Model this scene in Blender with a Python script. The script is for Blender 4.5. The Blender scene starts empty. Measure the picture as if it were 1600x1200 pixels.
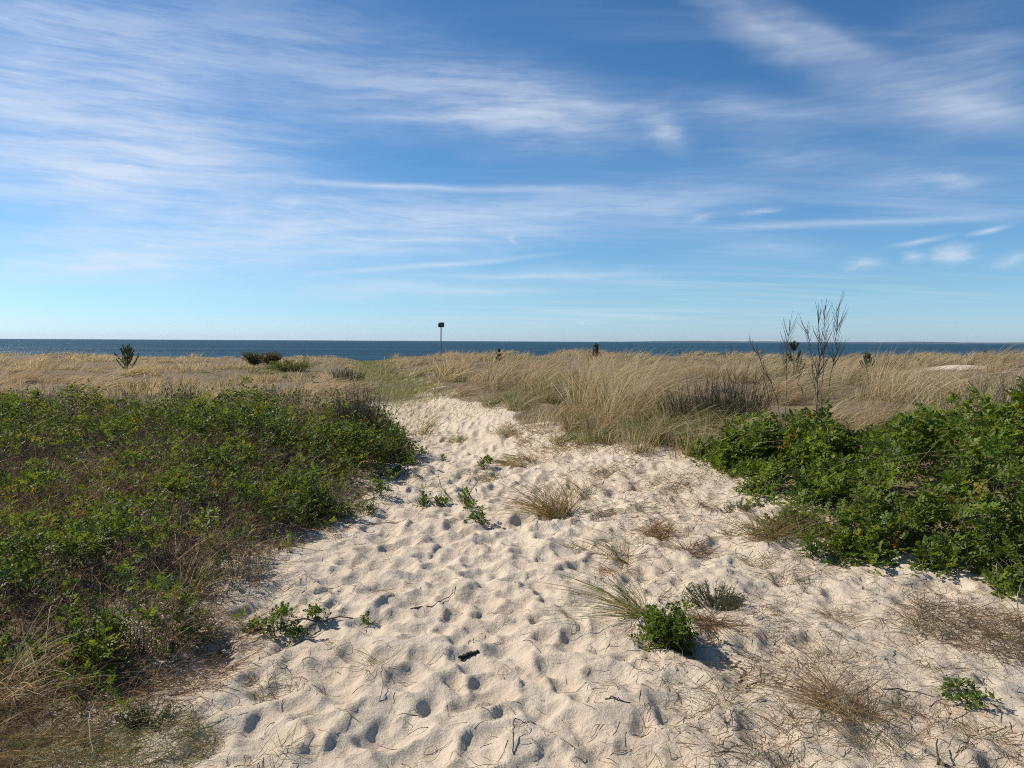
import bpy, math
import numpy as np
from mathutils import Matrix, Vector

# ------------------------------------------------------------------ camera, sky, sun, exposure
scene = bpy.context.scene
COL = scene.collection
R = math.radians
EYE = 1.6
FPX = 1150.0                      # focal length in pixels of the 1600 x 1200 photograph
PITCH = math.atan((600 - 533) / FPX)
ROLL = -0.0050
cam_d = bpy.data.cameras.new('camera')
cam_d.sensor_width = 36.0
cam_d.lens = FPX / 1600 * 36.0
cam_d.clip_start = 0.05
cam_d.clip_end = 120000
cam = bpy.data.objects.new('camera', cam_d)
COL.objects.link(cam)
cam.location = (0, 0, EYE)
cam.rotation_euler = (math.pi / 2 - PITCH, ROLL, 0)
scene.camera = cam
CAM_M = cam.rotation_euler.to_matrix()


def ray(u, v):
    return (CAM_M @ Vector(((u - 800) / FPX, (600 - v) / FPX, -1.0))).normalized()


SUN_EL, SUN_AZ = R(40), R(-69)    # azimuth from +Y towards +X
sun_d = bpy.data.lights.new('sun', 'SUN')
sun_d.energy = 4.6
sun_d.angle = R(0.53)
sun_d.color = (1.0, 0.925, 0.82)
sun = bpy.data.objects.new('sun', sun_d)
COL.objects.link(sun)
sv = Vector((math.sin(SUN_AZ) * math.cos(SUN_EL), math.cos(SUN_AZ) * math.cos(SUN_EL), math.sin(SUN_EL)))
sun.rotation_euler = sv.to_track_quat('Z', 'Y').to_euler()
sun.location = sv * 50

scene.view_settings.view_transform = 'Standard'
scene.view_settings.look = 'None'
scene.view_settings.exposure = 0.25
scene.view_settings.gamma = 1.0
scene.view_settings.use_curve_mapping = False
scene.render.engine = 'CYCLES'
scene.cycles.max_bounces = 5
scene.cycles.diffuse_bounces = 2
scene.cycles.transmission_bounces = 4
scene.cycles.use_denoising = False
scene.cycles.pixel_filter_type = 'BLACKMAN_HARRIS'
scene.cycles.filter_width = 1.05

world = bpy.data.worlds.new('World')
scene.world = world
world.use_nodes = True
world.cycles.sampling_method = 'MANUAL'
world.cycles.sample_map_resolution = 256


class NT:
    """small helper for node trees"""
    def __init__(self, tree):
        self.t = tree
        tree.nodes.clear()

    def n(self, kind, **kw):
        nd = self.t.nodes.new(kind)
        ins = kw.pop('ins', {})
        for k, val in kw.items():
            setattr(nd, k, val)
        for k, val in ins.items():
            s = nd.inputs[k]
            if isinstance(val, bpy.types.NodeSocket):
                self.t.links.new(val, s)
            else:
                s.default_value = val
        return nd

    def link(self, a, b):
        self.t.links.new(a, b)

    def m(self, op, a, b=None, c=None, clamp=False):
        nd = self.n('ShaderNodeMath', operation=op, use_clamp=clamp)
        for i, val in enumerate((a, b, c)):
            if val is None:
                continue
            if isinstance(val, bpy.types.NodeSocket):
                self.link(val, nd.inputs[i])
            else:
                nd.inputs[i].default_value = val
        return nd.outputs[0]

    def mapr(self, v, a, b, c=0.0, d=1.0, smooth=True):
        nd = self.n('ShaderNodeMapRange', interpolation_type='SMOOTHSTEP' if smooth else 'LINEAR')
        self.link(v, nd.inputs[0])
        for i, val in enumerate((a, b, c, d)):
            nd.inputs[i + 1].default_value = val
        return nd.outputs[0]

    def mix(self, f, a, b, kind='MIX'):
        nd = self.n('ShaderNodeMix', data_type='RGBA', blend_type=kind)
        for i, val in ((0, f), (6, a), (7, b)):
            if isinstance(val, bpy.types.NodeSocket):
                self.link(val, nd.inputs[i])
            else:
                nd.inputs[i].default_value = val if i == 0 else (*val, 1.0)[:4]
        return nd.outputs[2]

    def noise(self, vec, scale, detail=4, rough=0.55, dist=0.0):
        nd = self.n('ShaderNodeTexNoise', ins={'Scale': scale, 'Detail': detail, 'Roughness': rough, 'Distortion': dist})
        self.link(vec, nd.inputs['Vector'])
        return nd.outputs['Fac']

    def map(self, vec, loc=(0, 0, 0), rot=(0, 0, 0), scale=(1, 1, 1), kind='POINT'):
        nd = self.n('ShaderNodeMapping', vector_type=kind)
        self.link(vec, nd.inputs['Vector'])
        nd.inputs['Location'].default_value = loc
        nd.inputs['Rotation'].default_value = rot
        nd.inputs['Scale'].default_value = scale
        return nd.outputs[0]


def build_world():
    T = NT(world.node_tree)
    sky = T.n('ShaderNodeTexSky', sky_type='NISHITA', sun_disc=False, sun_elevation=SUN_EL, sun_rotation=SUN_AZ,
              air_density=1.0, dust_density=0.15, ozone_density=2.2, altitude=0)
    skyc = T.n('ShaderNodeHueSaturation', ins={'Hue': 0.5, 'Saturation': 1.0, 'Value': 1.0, 'Fac': 1.0, 'Color': sky.outputs[0]}).outputs[0]
    STR = 0.085
    geo = T.n('ShaderNodeTexCoord').outputs['Generated']
    sep = T.n('ShaderNodeSeparateXYZ', ins={0: geo})
    x, y, z = sep.outputs
    # the air here is clearer and bluer near the horizon than the stock atmosphere
    rp = T.n('ShaderNodeValToRGB', ins={0: z})
    for k_, (p_, c_) in enumerate(((0.0, (0.39, 0.57, 0.92)), (0.07, (0.35, 0.53, 0.71)), (0.24, (0.245, 0.455, 0.62)), (0.5, (0.22, 0.41, 0.57)))):
        e_ = rp.color_ramp.elements[k_] if k_ < 2 else rp.color_ramp.elements.new(p_)
        e_.position, e_.color = p_, (*c_, 1)
    skyc = T.mix(1.0, skyc, rp.outputs[0], 'MULTIPLY')
    skyc = T.n('ShaderNodeVectorMath', operation='SCALE', ins={0: skyc, 'Scale': 1.75}).outputs[0]
    # azimuth / elevation, the frame in which the high cirrus is laid out
    az = T.m('ARCTAN2', x, y)
    el = T.m('ARCSINE', z)
    ae = T.n('ShaderNodeCombineXYZ', ins={0: az, 1: el, 2: 0.0}).outputs[0]
    # soft domain warp so that no streak has a clean outline
    w1 = T.n('ShaderNodeTexNoise', ins={'Scale': 5.0, 'Detail': 4.0, 'Roughness': 0.62, 'Vector': T.map(ae, scale=(0.8, 1.6, 1))}).outputs['Color']
    w2 = T.n('ShaderNodeVectorMath', operation='MULTIPLY_ADD', ins={0: w1, 1: (0.13, 0.055, 0), 2: (-0.065, -0.0275, 0)}).outputs[0]
    aw = T.n('ShaderNodeVectorMath', operation='ADD', ins={0: ae, 1: w2}).outputs[0]
    w3 = T.n('ShaderNodeVectorMath', operation='MULTIPLY_ADD', ins={0: w1, 1: (0.05, 0.014, 0), 2: (-0.025, -0.007, 0)}).outputs[0]
    aw_s = T.n('ShaderNodeVectorMath', operation='ADD', ins={0: ae, 1: w3}).outputs[0]
    w4 = T.n('ShaderNodeTexNoise', ins={'Scale': 60.0, 'Detail': 4.0, 'Roughness': 0.68, 'Vector': T.map(ae, scale=(0.6, 1.5, 1))}).outputs['Color']
    aw_p = T.n('ShaderNodeVectorMath', operation='ADD', ins={0: aw_s, 1: T.n('ShaderNodeVectorMath', operation='MULTIPLY_ADD', ins={0: w4, 1: (0.040, 0.018, 0), 2: (-0.020, -0.009, 0)}).outputs[0]}).outputs[0]
    # fibres
    f1 = T.mapr(T.noise(T.map(aw, rot=(0, 0, R(9)), scale=(1.5, 11, 1)), 3.2, 5, 0.66), 0.34, 0.72)
    f2 = T.mapr(T.noise(T.map(ae, rot=(0, 0, R(11)), scale=(3.0, 40, 1)), 3.4, 4, 0.66, 0.5), 0.34, 0.70)
    fib = T.m('MULTIPLY_ADD', f2, 0.30, T.m('MULTIPLY', f1, 0.80))
    # general veil on a flat layer overhead: goes on over the whole sky
    zc = T.m('ADD', T.m('MAXIMUM', z, 0.0), 0.09)
    px = T.m('DIVIDE', x, zc)
    py = T.m('DIVIDE', y, zc)
    pl = T.n('ShaderNodeCombineXYZ', ins={0: px, 1: py, 2: 0.0}).outputs[0]
    cov = T.mapr(T.noise(T.map(pl, loc=(3.1, 0.4, 0), scale=(0.22, 0.5, 1)), 1.0, 1, 0.5), 0.42, 0.75)
    veil = T.m('MULTIPLY', T.mapr(T.noise(T.map(pl, rot=(0, 0, R(-8)), scale=(0.35, 2.4, 1)), 1.5, 4, 0.62, 0.4), 0.40, 0.78), cov)

    def strokes(vec, lst, acc=None):
        for (u1, v1, u2, v2, wd, k) in lst:
            a, b = ray(u1, v1), ray(u2, v2)
            A = (math.atan2(a.x, a.y), math.asin(a.z))
            B = (math.atan2(b.x, b.y), math.asin(b.z))
            cx, cy = (A[0] + B[0]) / 2, (A[1] + B[1]) / 2
            L = math.hypot(B[0] - A[0], B[1] - A[1]) / 2 * 1.25
            mp = T.map(vec, loc=(cx, cy, 0), rot=(0, 0, math.atan2(B[1] - A[1], B[0] - A[0])), scale=(L * 1.1, wd * 1.9 / FPX, 1), kind='TEXTURE')
            g = T.n('ShaderNodeTexGradient', gradient_type='QUADRATIC_SPHERE', ins={0: mp}).outputs['Fac']
            acc = T.m('MULTIPLY', g, k) if acc is None else T.m('MULTIPLY_ADD', g, k, acc)
        return acc
    # broad fibrous sheets (warped, broken up by the fibres)
    broad = strokes(aw, [
        (-300, 60, 300, 110, 170, 0.9), (-200, 130, 520, 160, 90, 0.6), (-100, 205, 480, 190, 45, 0.6), (-200, 10, 700, 60, 90, 0.5),
        (300, 60, 900, 190, 60, 0.55), (560, 90, 1050, 215, 55, 0.95), (500, 185, 1000, 178, 20, 0.5),
        (-150, 292, 420, 277, 34, 1.4), (-100, 360, 700, 365, 58, 1.4), (-100, 402, 380, 395, 30, 1.1), (300, 335, 900, 350, 40, 0.9), (-100, 235, 600, 240, 40, 0.8),
        (500, 330, 1200, 310, 36, 0.8), (420, 390, 950, 365, 20, 0.8), (330, 450, 900, 450, 16, 0.8), (-100, 425, 400, 415, 14, 0.6),
        (1380, 80, 1650, 100, 70, 0.35),
        (900, 150, 1500, 165, 26, 0.5), (1250, 260, 1700, 300, 36, 0.55), (1000, 240, 1450, 225, 26, 0.4),
        (1050, 395, 1350, 392, 18, 0.35), (850, 320, 1220, 300, 26, 0.4), (600, 420, 1150, 432, 12, 0.5)])
    cl = T.m('MULTIPLY', broad, T.m('MULTIPLY_ADD', fib, 0.68, 0.20))
    # narrow contrails and small bright wisps
    fine = strokes(aw_s, [
        (-40, 262, 500, 272, 5, 0.45), (300, 271, 960, 294, 5, 0.85), (790, 135, 1030, 185, 14, 0.35), (480, 182, 760, 184, 6, 0.3),
        (430, 432, 900, 395, 4, 0.75), (620, 431, 1030, 429, 4, 0.55), (1050, 364, 1330, 346, 5, 0.35), (1150, 352, 1650, 333, 5, 0.6),
        (1380, 386, 1500, 365, 3.5, 0.75), (1510, 367, 1582, 353, 3.5, 0.95), (560, 455, 960, 453, 5, 0.4), (-60, 415, 350, 416, 5, 0.4)])
    fine = strokes(aw, [(1040, -60, 1450, 140, 30, 0.65), (1290, 105, 1750, 215, 34, 0.6), (1180, -40, 1400, 110, 12, 0.25), (1470, 160, 1640, 185, 14, 0.3)], fine)
    fine = strokes(aw_p, [
        (1000, 170, 1080, 238, 20, 0.7), (1400, 402, 1450, 400, 8, 0.7), (1450, 404, 1532, 392, 12, 1.1),
        (1310, 415, 1380, 408, 8, 0.7), (1530, 413, 1620, 398, 8, 0.75), (1060, 344, 1115, 335, 7, 0.55), (1140, 338, 1230, 325, 5, 0.5),
        (1440, 276, 1560, 284, 10, 0.45), (418, 318, 480, 322, 9, 0.45), (400, 358, 500, 356, 10, 0.45), (792, 372, 806, 381, 7, 0.6),
        (430, 503, 446, 503, 4, 0.5), (20, 508, 110, 508, 5, 0.35), (894, 507, 912, 507, 4, 0.4), (815, 508, 860, 512, 5, 0.3)], fine)
    cl = T.m('ADD', cl, T.m('MULTIPLY', fine, T.m('MULTIPLY_ADD', fib, 0.5, 0.5)))
    cl = T.m('ADD', cl, T.m('MULTIPLY', veil, 0.42))
    up = T.mapr(z, 0.0, 0.03)
    cl = T.m('MULTIPLY', T.m('SUBTRACT', 1.0, T.m('EXPONENT', T.m('MULTIPLY', cl, -1.05))), up, clamp=True)
    cc = 0.74 / STR
    colr = T.mix(cl, skyc, (cc * 0.90, cc * 0.97, cc * 1.08))
    bg = T.n('ShaderNodeBackground', ins={'Color': colr, 'Strength': STR})
    out = T.n('ShaderNodeOutputWorld')
    T.link(bg.outputs[0], out.inputs[0])


build_world()

# ------------------------------------------------------------------ numeric helpers


def _hash(ix, iy, seed):
    h = (ix.astype(np.int64) * 374761393 + iy.astype(np.int64) * 668265263 + seed * 974634541) & 0xFFFFFFFF
    h = ((h ^ (h >> 13)) * 1274126177) & 0xFFFFFFFF
    h = ((h ^ (h >> 16)) * 2246822519) & 0xFFFFFFFF
    return ((h ^ (h >> 15)) & 0xFFFFFF) / float(0xFFFFFF)


def vn(x, y, seed=0):
    ix, iy = np.floor(x), np.floor(y)
    fx, fy = x - ix, y - iy
    fx = fx * fx * fx * (fx * (fx * 6 - 15) + 10)
    fy = fy * fy * fy * (fy * (fy * 6 - 15) + 10)
    a, b = _hash(ix, iy, seed), _hash(ix + 1, iy, seed)
    c, d = _hash(ix, iy + 1, seed), _hash(ix + 1, iy + 1, seed)
    return (a * (1 - fx) + b * fx) * (1 - fy) + (c * (1 - fx) + d * fx) * fy


def fbm(x, y, seed=0, octv=4, gain=0.5):
    s, a, t = 0.0, 1.0, 0.0
    for i in range(octv):
        s = s + a * vn(x * 2 ** i + 17.3 * i, y * 2 ** i - 9.1 * i, seed + i)
        t += a
        a *= gain
    return s / t * 2 - 1


def sst(x, a, b):
    t = np.clip((x - a) / (b - a), 0, 1)
    return t * t * (3 - 2 * t)


def nrm(v):
    return v / np.maximum(np.linalg.norm(v, axis=-1, keepdims=True), 1e-9)


def mesh_from(name, chunks, smooth=False):
    """chunks: list of (verts (n,3), faces (m,k), colours (n,3) or None)"""
    nv = 0
    V, Cc, LV, LT = [], [], [], []
    for v, fs, c in chunks:
        if len(v) == 0:
            continue
        V.append(v)
        Cc.append(np.full((len(v), 3), 0.5) if c is None else c)
        for f in (fs if isinstance(fs, list) else [fs]):
            LV.append((f + nv).ravel())
            LT.append(np.full(len(f), f.shape[1], dtype=np.int32))
        nv += len(v)
    V = np.concatenate(V).astype(np.float32)
    Cc = np.concatenate(Cc).astype(np.float32)
    LV = np.concatenate(LV).astype(np.int32)
    LT = np.concatenate(LT)
    me = bpy.data.meshes.new(name)
    me.vertices.add(len(V))
    me.vertices.foreach_set('co', V.ravel())
    me.loops.add(len(LV))
    me.loops.foreach_set('vertex_index', LV)
    me.polygons.add(len(LT))
    me.polygons.foreach_set('loop_start', np.concatenate(([0], np.cumsum(LT)[:-1])).astype(np.int32))
    if smooth:
        me.polygons.foreach_set('use_smooth', np.ones(len(LT), dtype=bool))
    me.update(calc_edges=True)
    at = me.attributes.new('Col', 'FLOAT_COLOR', 'POINT')
    at.data.foreach_set('color', np.concatenate([Cc, np.ones((len(Cc), 1), np.float32)], 1).ravel())
    return me


def obj(name, chunks, mat, parent=None, origin=(0, 0, 0), smooth=False, **props):
    o = np.asarray(origin, dtype=float)
    me = mesh_from(name, [(np.asarray(v) - o, f, c) for v, f, c in chunks], smooth)
    me.materials.append(mat)
    ob = bpy.data.objects.new(name, me)
    COL.objects.link(ob)
    if parent is not None:
        ob.parent = parent
    else:
        ob.location = o
    for k, val in props.items():
        ob[k] = val
    return ob


def thing(name, label, cat, loc, group=None):
    e = bpy.data.objects.new(name, None)
    e.empty_display_size = 0.1
    COL.objects.link(e)
    e.location = loc
    e['label'] = label
    e['category'] = cat
    if group:
        e['group'] = group
    return e


def blades(base, d0, length, width, lean, col, K=4, rng=None, tipcol=None, flat=None):
    """tapered curved ribbons; base (N,3), d0 (N,3) unit, length (N,), width (N,), lean (N,3) added with t^2"""
    N = len(base)
    t = np.linspace(0, 1, K)
    L = length[:, None, None]
    P = base[:, None, :] + d0[:, None, :] * L * t[None, :, None] + lean[:, None, :] * L * (t ** 2)[None, :, None]
    tan = nrm(d0[:, None, :] + 2 * lean[:, None, :] * t[None, :, None])
    ang = rng.uniform(0, 2 * np.pi, N)
    ref = np.stack([np.cos(ang), np.sin(ang), rng.normal(0, .25, N)], 1)
    side = nrm(np.cross(tan, ref[:, None, :]))
    w = width[:, None] * 0.5 * (1.0 - 0.75 * t[None, :] ** 1.6)
    Lf = P[:, :-1] - side[:, :-1] * w[:, :-1, None]
    Rt = P[:, :-1] + side[:, :-1] * w[:, :-1, None]
    V = np.concatenate([np.stack([Lf, Rt], 2).reshape(N, 2 * (K - 1), 3), P[:, -1:]], 1)
    nvb = 2 * (K - 1) + 1
    off = (np.arange(N) * nvb)[:, None]
    quads = np.concatenate([off + np.array([2 * i, 2 * i + 1, 2 * i + 3, 2 * i + 2]) for i in range(K - 2)], 0) if K > 2 else np.zeros((0, 4), int)
    tris = off + np.array([2 * (K - 2), 2 * (K - 2) + 1, nvb - 1])
    C = np.repeat(col[:, None, :], nvb, 1)
    if tipcol is not None:
        tt = np.concatenate([np.repeat(t[:-1], 2), [1.0]])[None, :, None]
        C = C * (1 - tt) + tipcol[:, None, :] * tt
    fs = [tris] if K == 2 else [quads, tris]
    return V.reshape(-1, 3), fs, C.reshape(-1, 3)


def tubes(P, rad, col, sides=3):
    """P (N,K,3), rad (N,K), col (N,3)"""
    N, K, _ = P.shape
    tan = np.gradient(P, axis=1)
    tan = nrm(tan)
    ref = np.where(np.abs(tan[..., 2:3]) > 0.85, np.array([1.0, 0.1, 0]), np.array([0.05, 0.1, 1.0]))
    a = nrm(np.cross(tan, ref))
    b = np.cross(tan, a)
    an = np.arange(sides) * 2 * np.pi / sides
    ring = a[:, :, None, :] * np.cos(an)[None, None, :, None] + b[:, :, None, :] * np.sin(an)[None, None, :, None]
    V = P[:, :, None, :] + ring * rad[:, :, None, None]
    idx = (np.arange(N) * K * sides)[:, None]
    qs = []
    for k in range(K - 1):
        for s in range(sides):
            s2 = (s + 1) % sides
            qs.append(idx + np.array([k * sides + s, k * sides + s2, (k + 1) * sides + s2, (k + 1) * sides + s]))
    return V.reshape(-1, 3), np.concatenate(qs, 0), np.repeat(col, K * sides, 0)


def wander(base, d0, length, rng, K=5, curl=0.25, up=0.0):
    """crooked twig paths"""
    N = len(base)
    P = np.zeros((N, K, 3))
    P[:, 0] = base
    d = d0.copy()
    for k in range(1, K):
        d = nrm(d + rng.normal(0, curl, (N, 3)) + np.array([0, 0, up]))
        P[:, k] = P[:, k - 1] + d * (length / (K - 1))[:, None]
    return P


# leaf stations of a rose leaf: (along, side, angle)
_ST = [(0.34, 1, 0.95), (0.34, -1, 0.95), (0.62, 1, 0.8), (0.62, -1, 0.8), (0.88, 1, 0.6), (0.88, -1, 0.6), (0.92, 0, 0.0)]


def rose_leaves(P, D, U, size, col, rng, full=True):
    """pinnate leaves: seven folded leaflets each"""
    N = len(P)
    D = nrm(D)
    S = nrm(np.cross(D, U))
    U = np.cross(S, D)
    st = _ST if full else [_ST[0], _ST[1], _ST[4], _ST[5], _ST[6]]
    V, C = [], []
    for (t, sd, an) in st:
        k = 1.0 if sd else 1.15
        if not full:
            k *= 1.25
        ax = nrm(D * math.cos(an) + S * (sd * math.sin(an)) + U * rng.normal(0.10, 0.22, (N, 1)))
        org = P + D * (size * t)[:, None] - U * (size * 0.16 * t * t)[:, None]
        ll = (size * 0.40 * k * rng.uniform(0.85, 1.15, N))[:, None]
        ww = ll * 0.33
        sv_ = nrm(np.cross(ax, U))
        up_ = np.cross(sv_, ax)
        fold = ww * 0.38
        tip = org + ax * ll - up_ * ll * 0.14
        mid = org + ax * ll * 0.48
        V.append(np.stack([org, mid + sv_ * ww + up_ * fold, tip, mid - sv_ * ww + up_ * fold], 1))
        C.append(col * rng.uniform(0.82, 1.18, (N, 1)))
    V = np.stack(V, 1).reshape(-1, 3)
    n = N * len(st)
    C = np.repeat(np.stack(C, 1).reshape(-1, 3), 4, 0)
    o = (np.arange(n) * 4)[:, None]
    F = np.concatenate([o + np.array([0, 1, 2]), o + np.array([0, 2, 3])], 0)
    return V, F, C


def shoots(tips, dirs, rng, per=7, size=0.085, cols=None, spread=0.16, full=True, up=0.55):
    """rosettes of rose leaves round shoot tips"""
    N = len(tips)
    M = N * per
    T = np.repeat(tips, per, 0)
    Dn = np.repeat(nrm(dirs), per, 0)
    back = rng.uniform(0, 1, (M, 1)) ** 1.3
    an = np.tile(np.arange(per) * 2.4, N) + np.repeat(rng.uniform(0, 6.28, N), per)
    ref = np.where(np.abs(Dn[:, 2:3]) > 0.9, np.array([1.0, 0, 0]), np.array([0, 0, 1.0]))
    a = nrm(np.cross(Dn, ref))
    b = np.cross(Dn, a)
    out = a * np.cos(an)[:, None] + b * np.sin(an)[:, None]
    el_ = rng.uniform(0.15, 1.0, (M, 1)) * (1.2 - back)
    D = nrm(out + Dn * el_ * 1.2 + np.array([0, 0, 0.25]))
    P = T - Dn * back * spread
    U = nrm(np.array([0, 0, 1.0]) * up + Dn * 0.4 + rng.normal(0, 0.35, (M, 3)))
    sz = size * rng.uniform(0.6, 1.2, M) * (0.65 + 0.45 * back[:, 0])
    c = np.repeat(cols, per, 0) * rng.uniform(0.8, 1.2, (M, 1))
    # young leaves at the very tip are yellower
    yg = np.clip(1 - back * 3, 0, 1)
    c = c * (1 - yg * 0.5) + np.array([0.16, 0.22, 0.045]) * yg * 0.5
    return rose_leaves(P, D, U, sz, c, rng, full)


# ------------------------------------------------------------------ materials


def mat_new(name):
    m = bpy.data.materials.new(name)
    m.use_nodes = True
    return m, NT(m.node_tree)


def plant_mat(name, rough=0.55, trans=0.3, spec=0.35, tint=(1, 1, 1), nscale=25.0, namp=0.35):
    m, T = mat_new(name)
    at = T.n('ShaderNodeAttribute', attribute_name='Col').outputs['Color']
    pos = T.n('ShaderNodeTexCoord').outputs['Object']
    nz = T.noise(pos, nscale, 3, 0.6)
    f = T.mapr(nz, 0.2, 0.8, 1 - namp, 1 + namp, smooth=False)
    col = T.n('ShaderNodeVectorMath', operation='SCALE', ins={0: at, 'Scale': f}).outputs[0]
    p = T.n('ShaderNodeBsdfPrincipled', ins={'Base Color': col, 'Roughness': rough, 'Specular IOR Level': spec})
    out = T.n('ShaderNodeOutputMaterial')
    if trans > 0:
        tc = T.mix(1.0, col, tint, 'MULTIPLY')
        tr = T.n('ShaderNodeBsdfTranslucent', ins={'Color': tc})
        mx = T.n('ShaderNodeMixShader', ins={0: trans, 1: p.outputs[0], 2: tr.outputs[0]})
        T.link(mx.outputs[0], out.inputs[0])
    else:
        T.link(p.outputs[0], out.inputs[0])
    return m


M_LEAF = plant_mat('rose_leaf', 0.52, 0.42, 0.28, (1.5, 1.45, 0.55), 18, 0.3)
M_STRAW = plant_mat('dry_grass', 0.6, 0.45, 0.3, (1.15, 1.05, 0.8), 6, 0.22)
M_WOOD = plant_mat('twig_bark', 0.85, 0.0, 0.2, nscale=60, namp=0.35)
M_NEEDLE = plant_mat('needle', 0.55, 0.2, 0.3, (1.2, 1.25, 0.6), 20, 0.3)


def sand_material():
    m, T = mat_new('dune_sand')
    pos = T.n('ShaderNodeTexCoord').outputs['Object']
    veg = T.n('ShaderNodeAttribute', attribute_name='Col').outputs['Color']
    sep = T.n('ShaderNodeSeparateColor', ins={0: veg})
    vf = sep.outputs[0]
    n1 = T.noise(pos, 1.3, 5, 0.6)
    n2 = T.noise(pos, 9.0, 5, 0.65)
    n3 = T.noise(pos, 420.0, 2, 0.7)
    sand = T.mix(T.mapr(n1, 0.3, 0.7), (0.63, 0.518, 0.378), (0.71, 0.600, 0.455))
    sand = T.mix(T.m('MULTIPLY', T.mapr(n2, 0.45, 0.75), 0.35), sand, (0.50, 0.395, 0.285))
    sand = T.mix(T.m('MULTIPLY', T.mapr(n3, 0.35, 0.70), 0.35), sand, (0.40, 0.31, 0.23))
    # specks of dark grains and crumbs of plant matter
    vo = T.n('ShaderNodeTexVoronoi', ins={'Scale': 75.0, 'Randomness': 1.0, 'Vector': pos}).outputs['Distance']
    sp = T.m('MULTIPLY', T.mapr(vo, 0.19, 0.10), T.mapr(T.noise(pos, 11, 3, 0.6), 0.50, 0.62))
    sand = T.mix(T.m('MULTIPLY', sp, 0.75), sand, (0.11, 0.08, 0.055))
    th = T.mix(T.mapr(n2, 0.3, 0.7), (0.15, 0.112, 0.068), (0.27, 0.205, 0.125))
    th = T.mix(T.m('MULTIPLY', sep.outputs[1], 0.8), th, (0.10, 0.11, 0.04))
    edge = T.mapr(T.m('ADD', vf, T.m('MULTIPLY', T.m('SUBTRACT', T.noise(pos, 22, 5, 0.7), 0.5), 0.9)), 0.30, 0.70)
    col = T.mix(edge, sand, th)
    cells = T.n('ShaderNodeTexVoronoi', feature='F1', ins={'Scale': 10.0, 'Randomness': 1.0,
                'Vector': T.n('ShaderNodeVectorMath', operation='MULTIPLY_ADD', ins={0: T.n('ShaderNodeTexNoise', ins={'Scale': 14.0, 'Detail': 3.0, 'Vector': pos}).outputs['Color'], 1: (0.10, 0.10, 0), 2: pos}).outputs[0]}).outputs['Distance']
    b0 = T.n('ShaderNodeBump', ins={'Strength': 0.25, 'Distance': 0.04, 'Height': cells})
    b1 = T.n('ShaderNodeBump', ins={'Strength': 0.9, 'Distance': 0.018, 'Height': T.noise(pos, 30, 6, 0.72), 'Normal': b0.outputs[0]})
    b2 = T.n('ShaderNodeBump', ins={'Strength': 0.5, 'Distance': 0.0022, 'Height': n3, 'Normal': b1.outputs[0]})
    p = T.n('ShaderNodeBsdfPrincipled', ins={'Base Color': col, 'Roughness': 0.95, 'Specular IOR Level': 0.15, 'Normal': b2.outputs[0]})
    out = T.n('ShaderNodeOutputMaterial')
    T.link(p.outputs[0], out.inputs[0])
    return m


def sea_material():
    m, T = mat_new('sea_water')
    pos = T.n('ShaderNodeTexCoord').outputs['Object']
    a = T.noise(T.map(pos, rot=(0, 0, R(12)), scale=(0.45, 1, 1)), 0.32, 6, 0.62)
    b = T.noise(T.map(pos, rot=(0, 0, R(-9)), scale=(0.3, 1, 1)), 0.045, 4, 0.6)
    h = T.m('MULTIPLY_ADD', b, 2.2, a)
    bp = T.n('ShaderNodeBump', ins={'Strength': 1.0, 'Distance': 1.5, 'Height': h})
    big = T.noise(T.map(pos, scale=(0.12, 1, 1)), 0.02, 6, 0.7)
    col = T.mix(T.mapr(big, 0.35, 0.65), (0.009, 0.046, 0.076), (0.022, 0.085, 0.124))
    # breaking crests
    fm = T.m('MULTIPLY', T.mapr(T.noise(T.map(pos, scale=(0.35, 1, 1)), 0.11, 3, 0.6), 0.70, 0.78), T.mapr(a, 0.45, 0.6))
    col = T.mix(T.m('MULTIPLY', fm, 0.7), col, (0.6, 0.64, 0.66))
    df = T.n('ShaderNodeBsdfDiffuse', ins={'Color': col, 'Normal': bp.outputs[0]})
    gl = T.n('ShaderNodeBsdfGlossy', ins={'Color': (0.9, 0.95, 1.0, 1), 'Roughness': 0.32, 'Normal': bp.outputs[0]})
    p = T.n('ShaderNodeMixShader', ins={0: 0.09, 1: df.outputs[0], 2: gl.outputs[0]})
    out = T.n('ShaderNodeOutputMaterial')
    T.link(p.outputs[0], out.inputs[0])
    return m


def plain_mat(name, c1, c2, scale, rough=0.7, metal=0.0, bump=0.0):
    m, T = mat_new(name)
    pos = T.n('ShaderNodeTexCoord').outputs['Object']
    nz = T.noise(pos, scale, 5, 0.6)
    col = T.mix(T.mapr(nz, 0.3, 0.7), c1, c2)
    p = T.n('ShaderNodeBsdfPrincipled', ins={'Base Color': col, 'Roughness': rough, 'Metallic': metal})
    if bump:
        b = T.n('ShaderNodeBump', ins={'Strength': 0.5, 'Distance': bump, 'Height': nz})
        T.link(b.outputs[0], p.inputs['Normal'])
    out = T.n('ShaderNodeOutputMaterial')
    T.link(p.outputs[0], out.inputs[0])
    return m


# ------------------------------------------------------------------ the ground
_LY = [-10, 2.0, 3.0, 4.0, 5.0, 7.0, 8.5, 10.0, 12.0, 14.5, 17.0, 25, 40, 60, 90]
_LX = [-1.0, -1.05, -1.5, -1.70, -1.52, -1.42, -1.38, -1.25, -1.75, -2.4, -3.0, -4.9, -8.3, -12.6, -19]
_RY = [-10, 2.0, 4.6, 5.2, 6.5, 7.2, 7.7, 8.1, 8.6, 9.4, 10.9, 12.5, 14.8, 16.5, 25, 40, 60, 90]
_RX = [6.0, 5.0, 4.0, 3.6, 3.0, 2.6, 2.2, 1.9, 1.5, 1.1, 0.55, -0.15, -0.95, -1.6, -3.5, -6.6, -10.2, -15]


def xl(y):
    return np.interp(y, _LY, _LX)


def xr(y):
    return np.interp(y, _RY, _RX)


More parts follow.
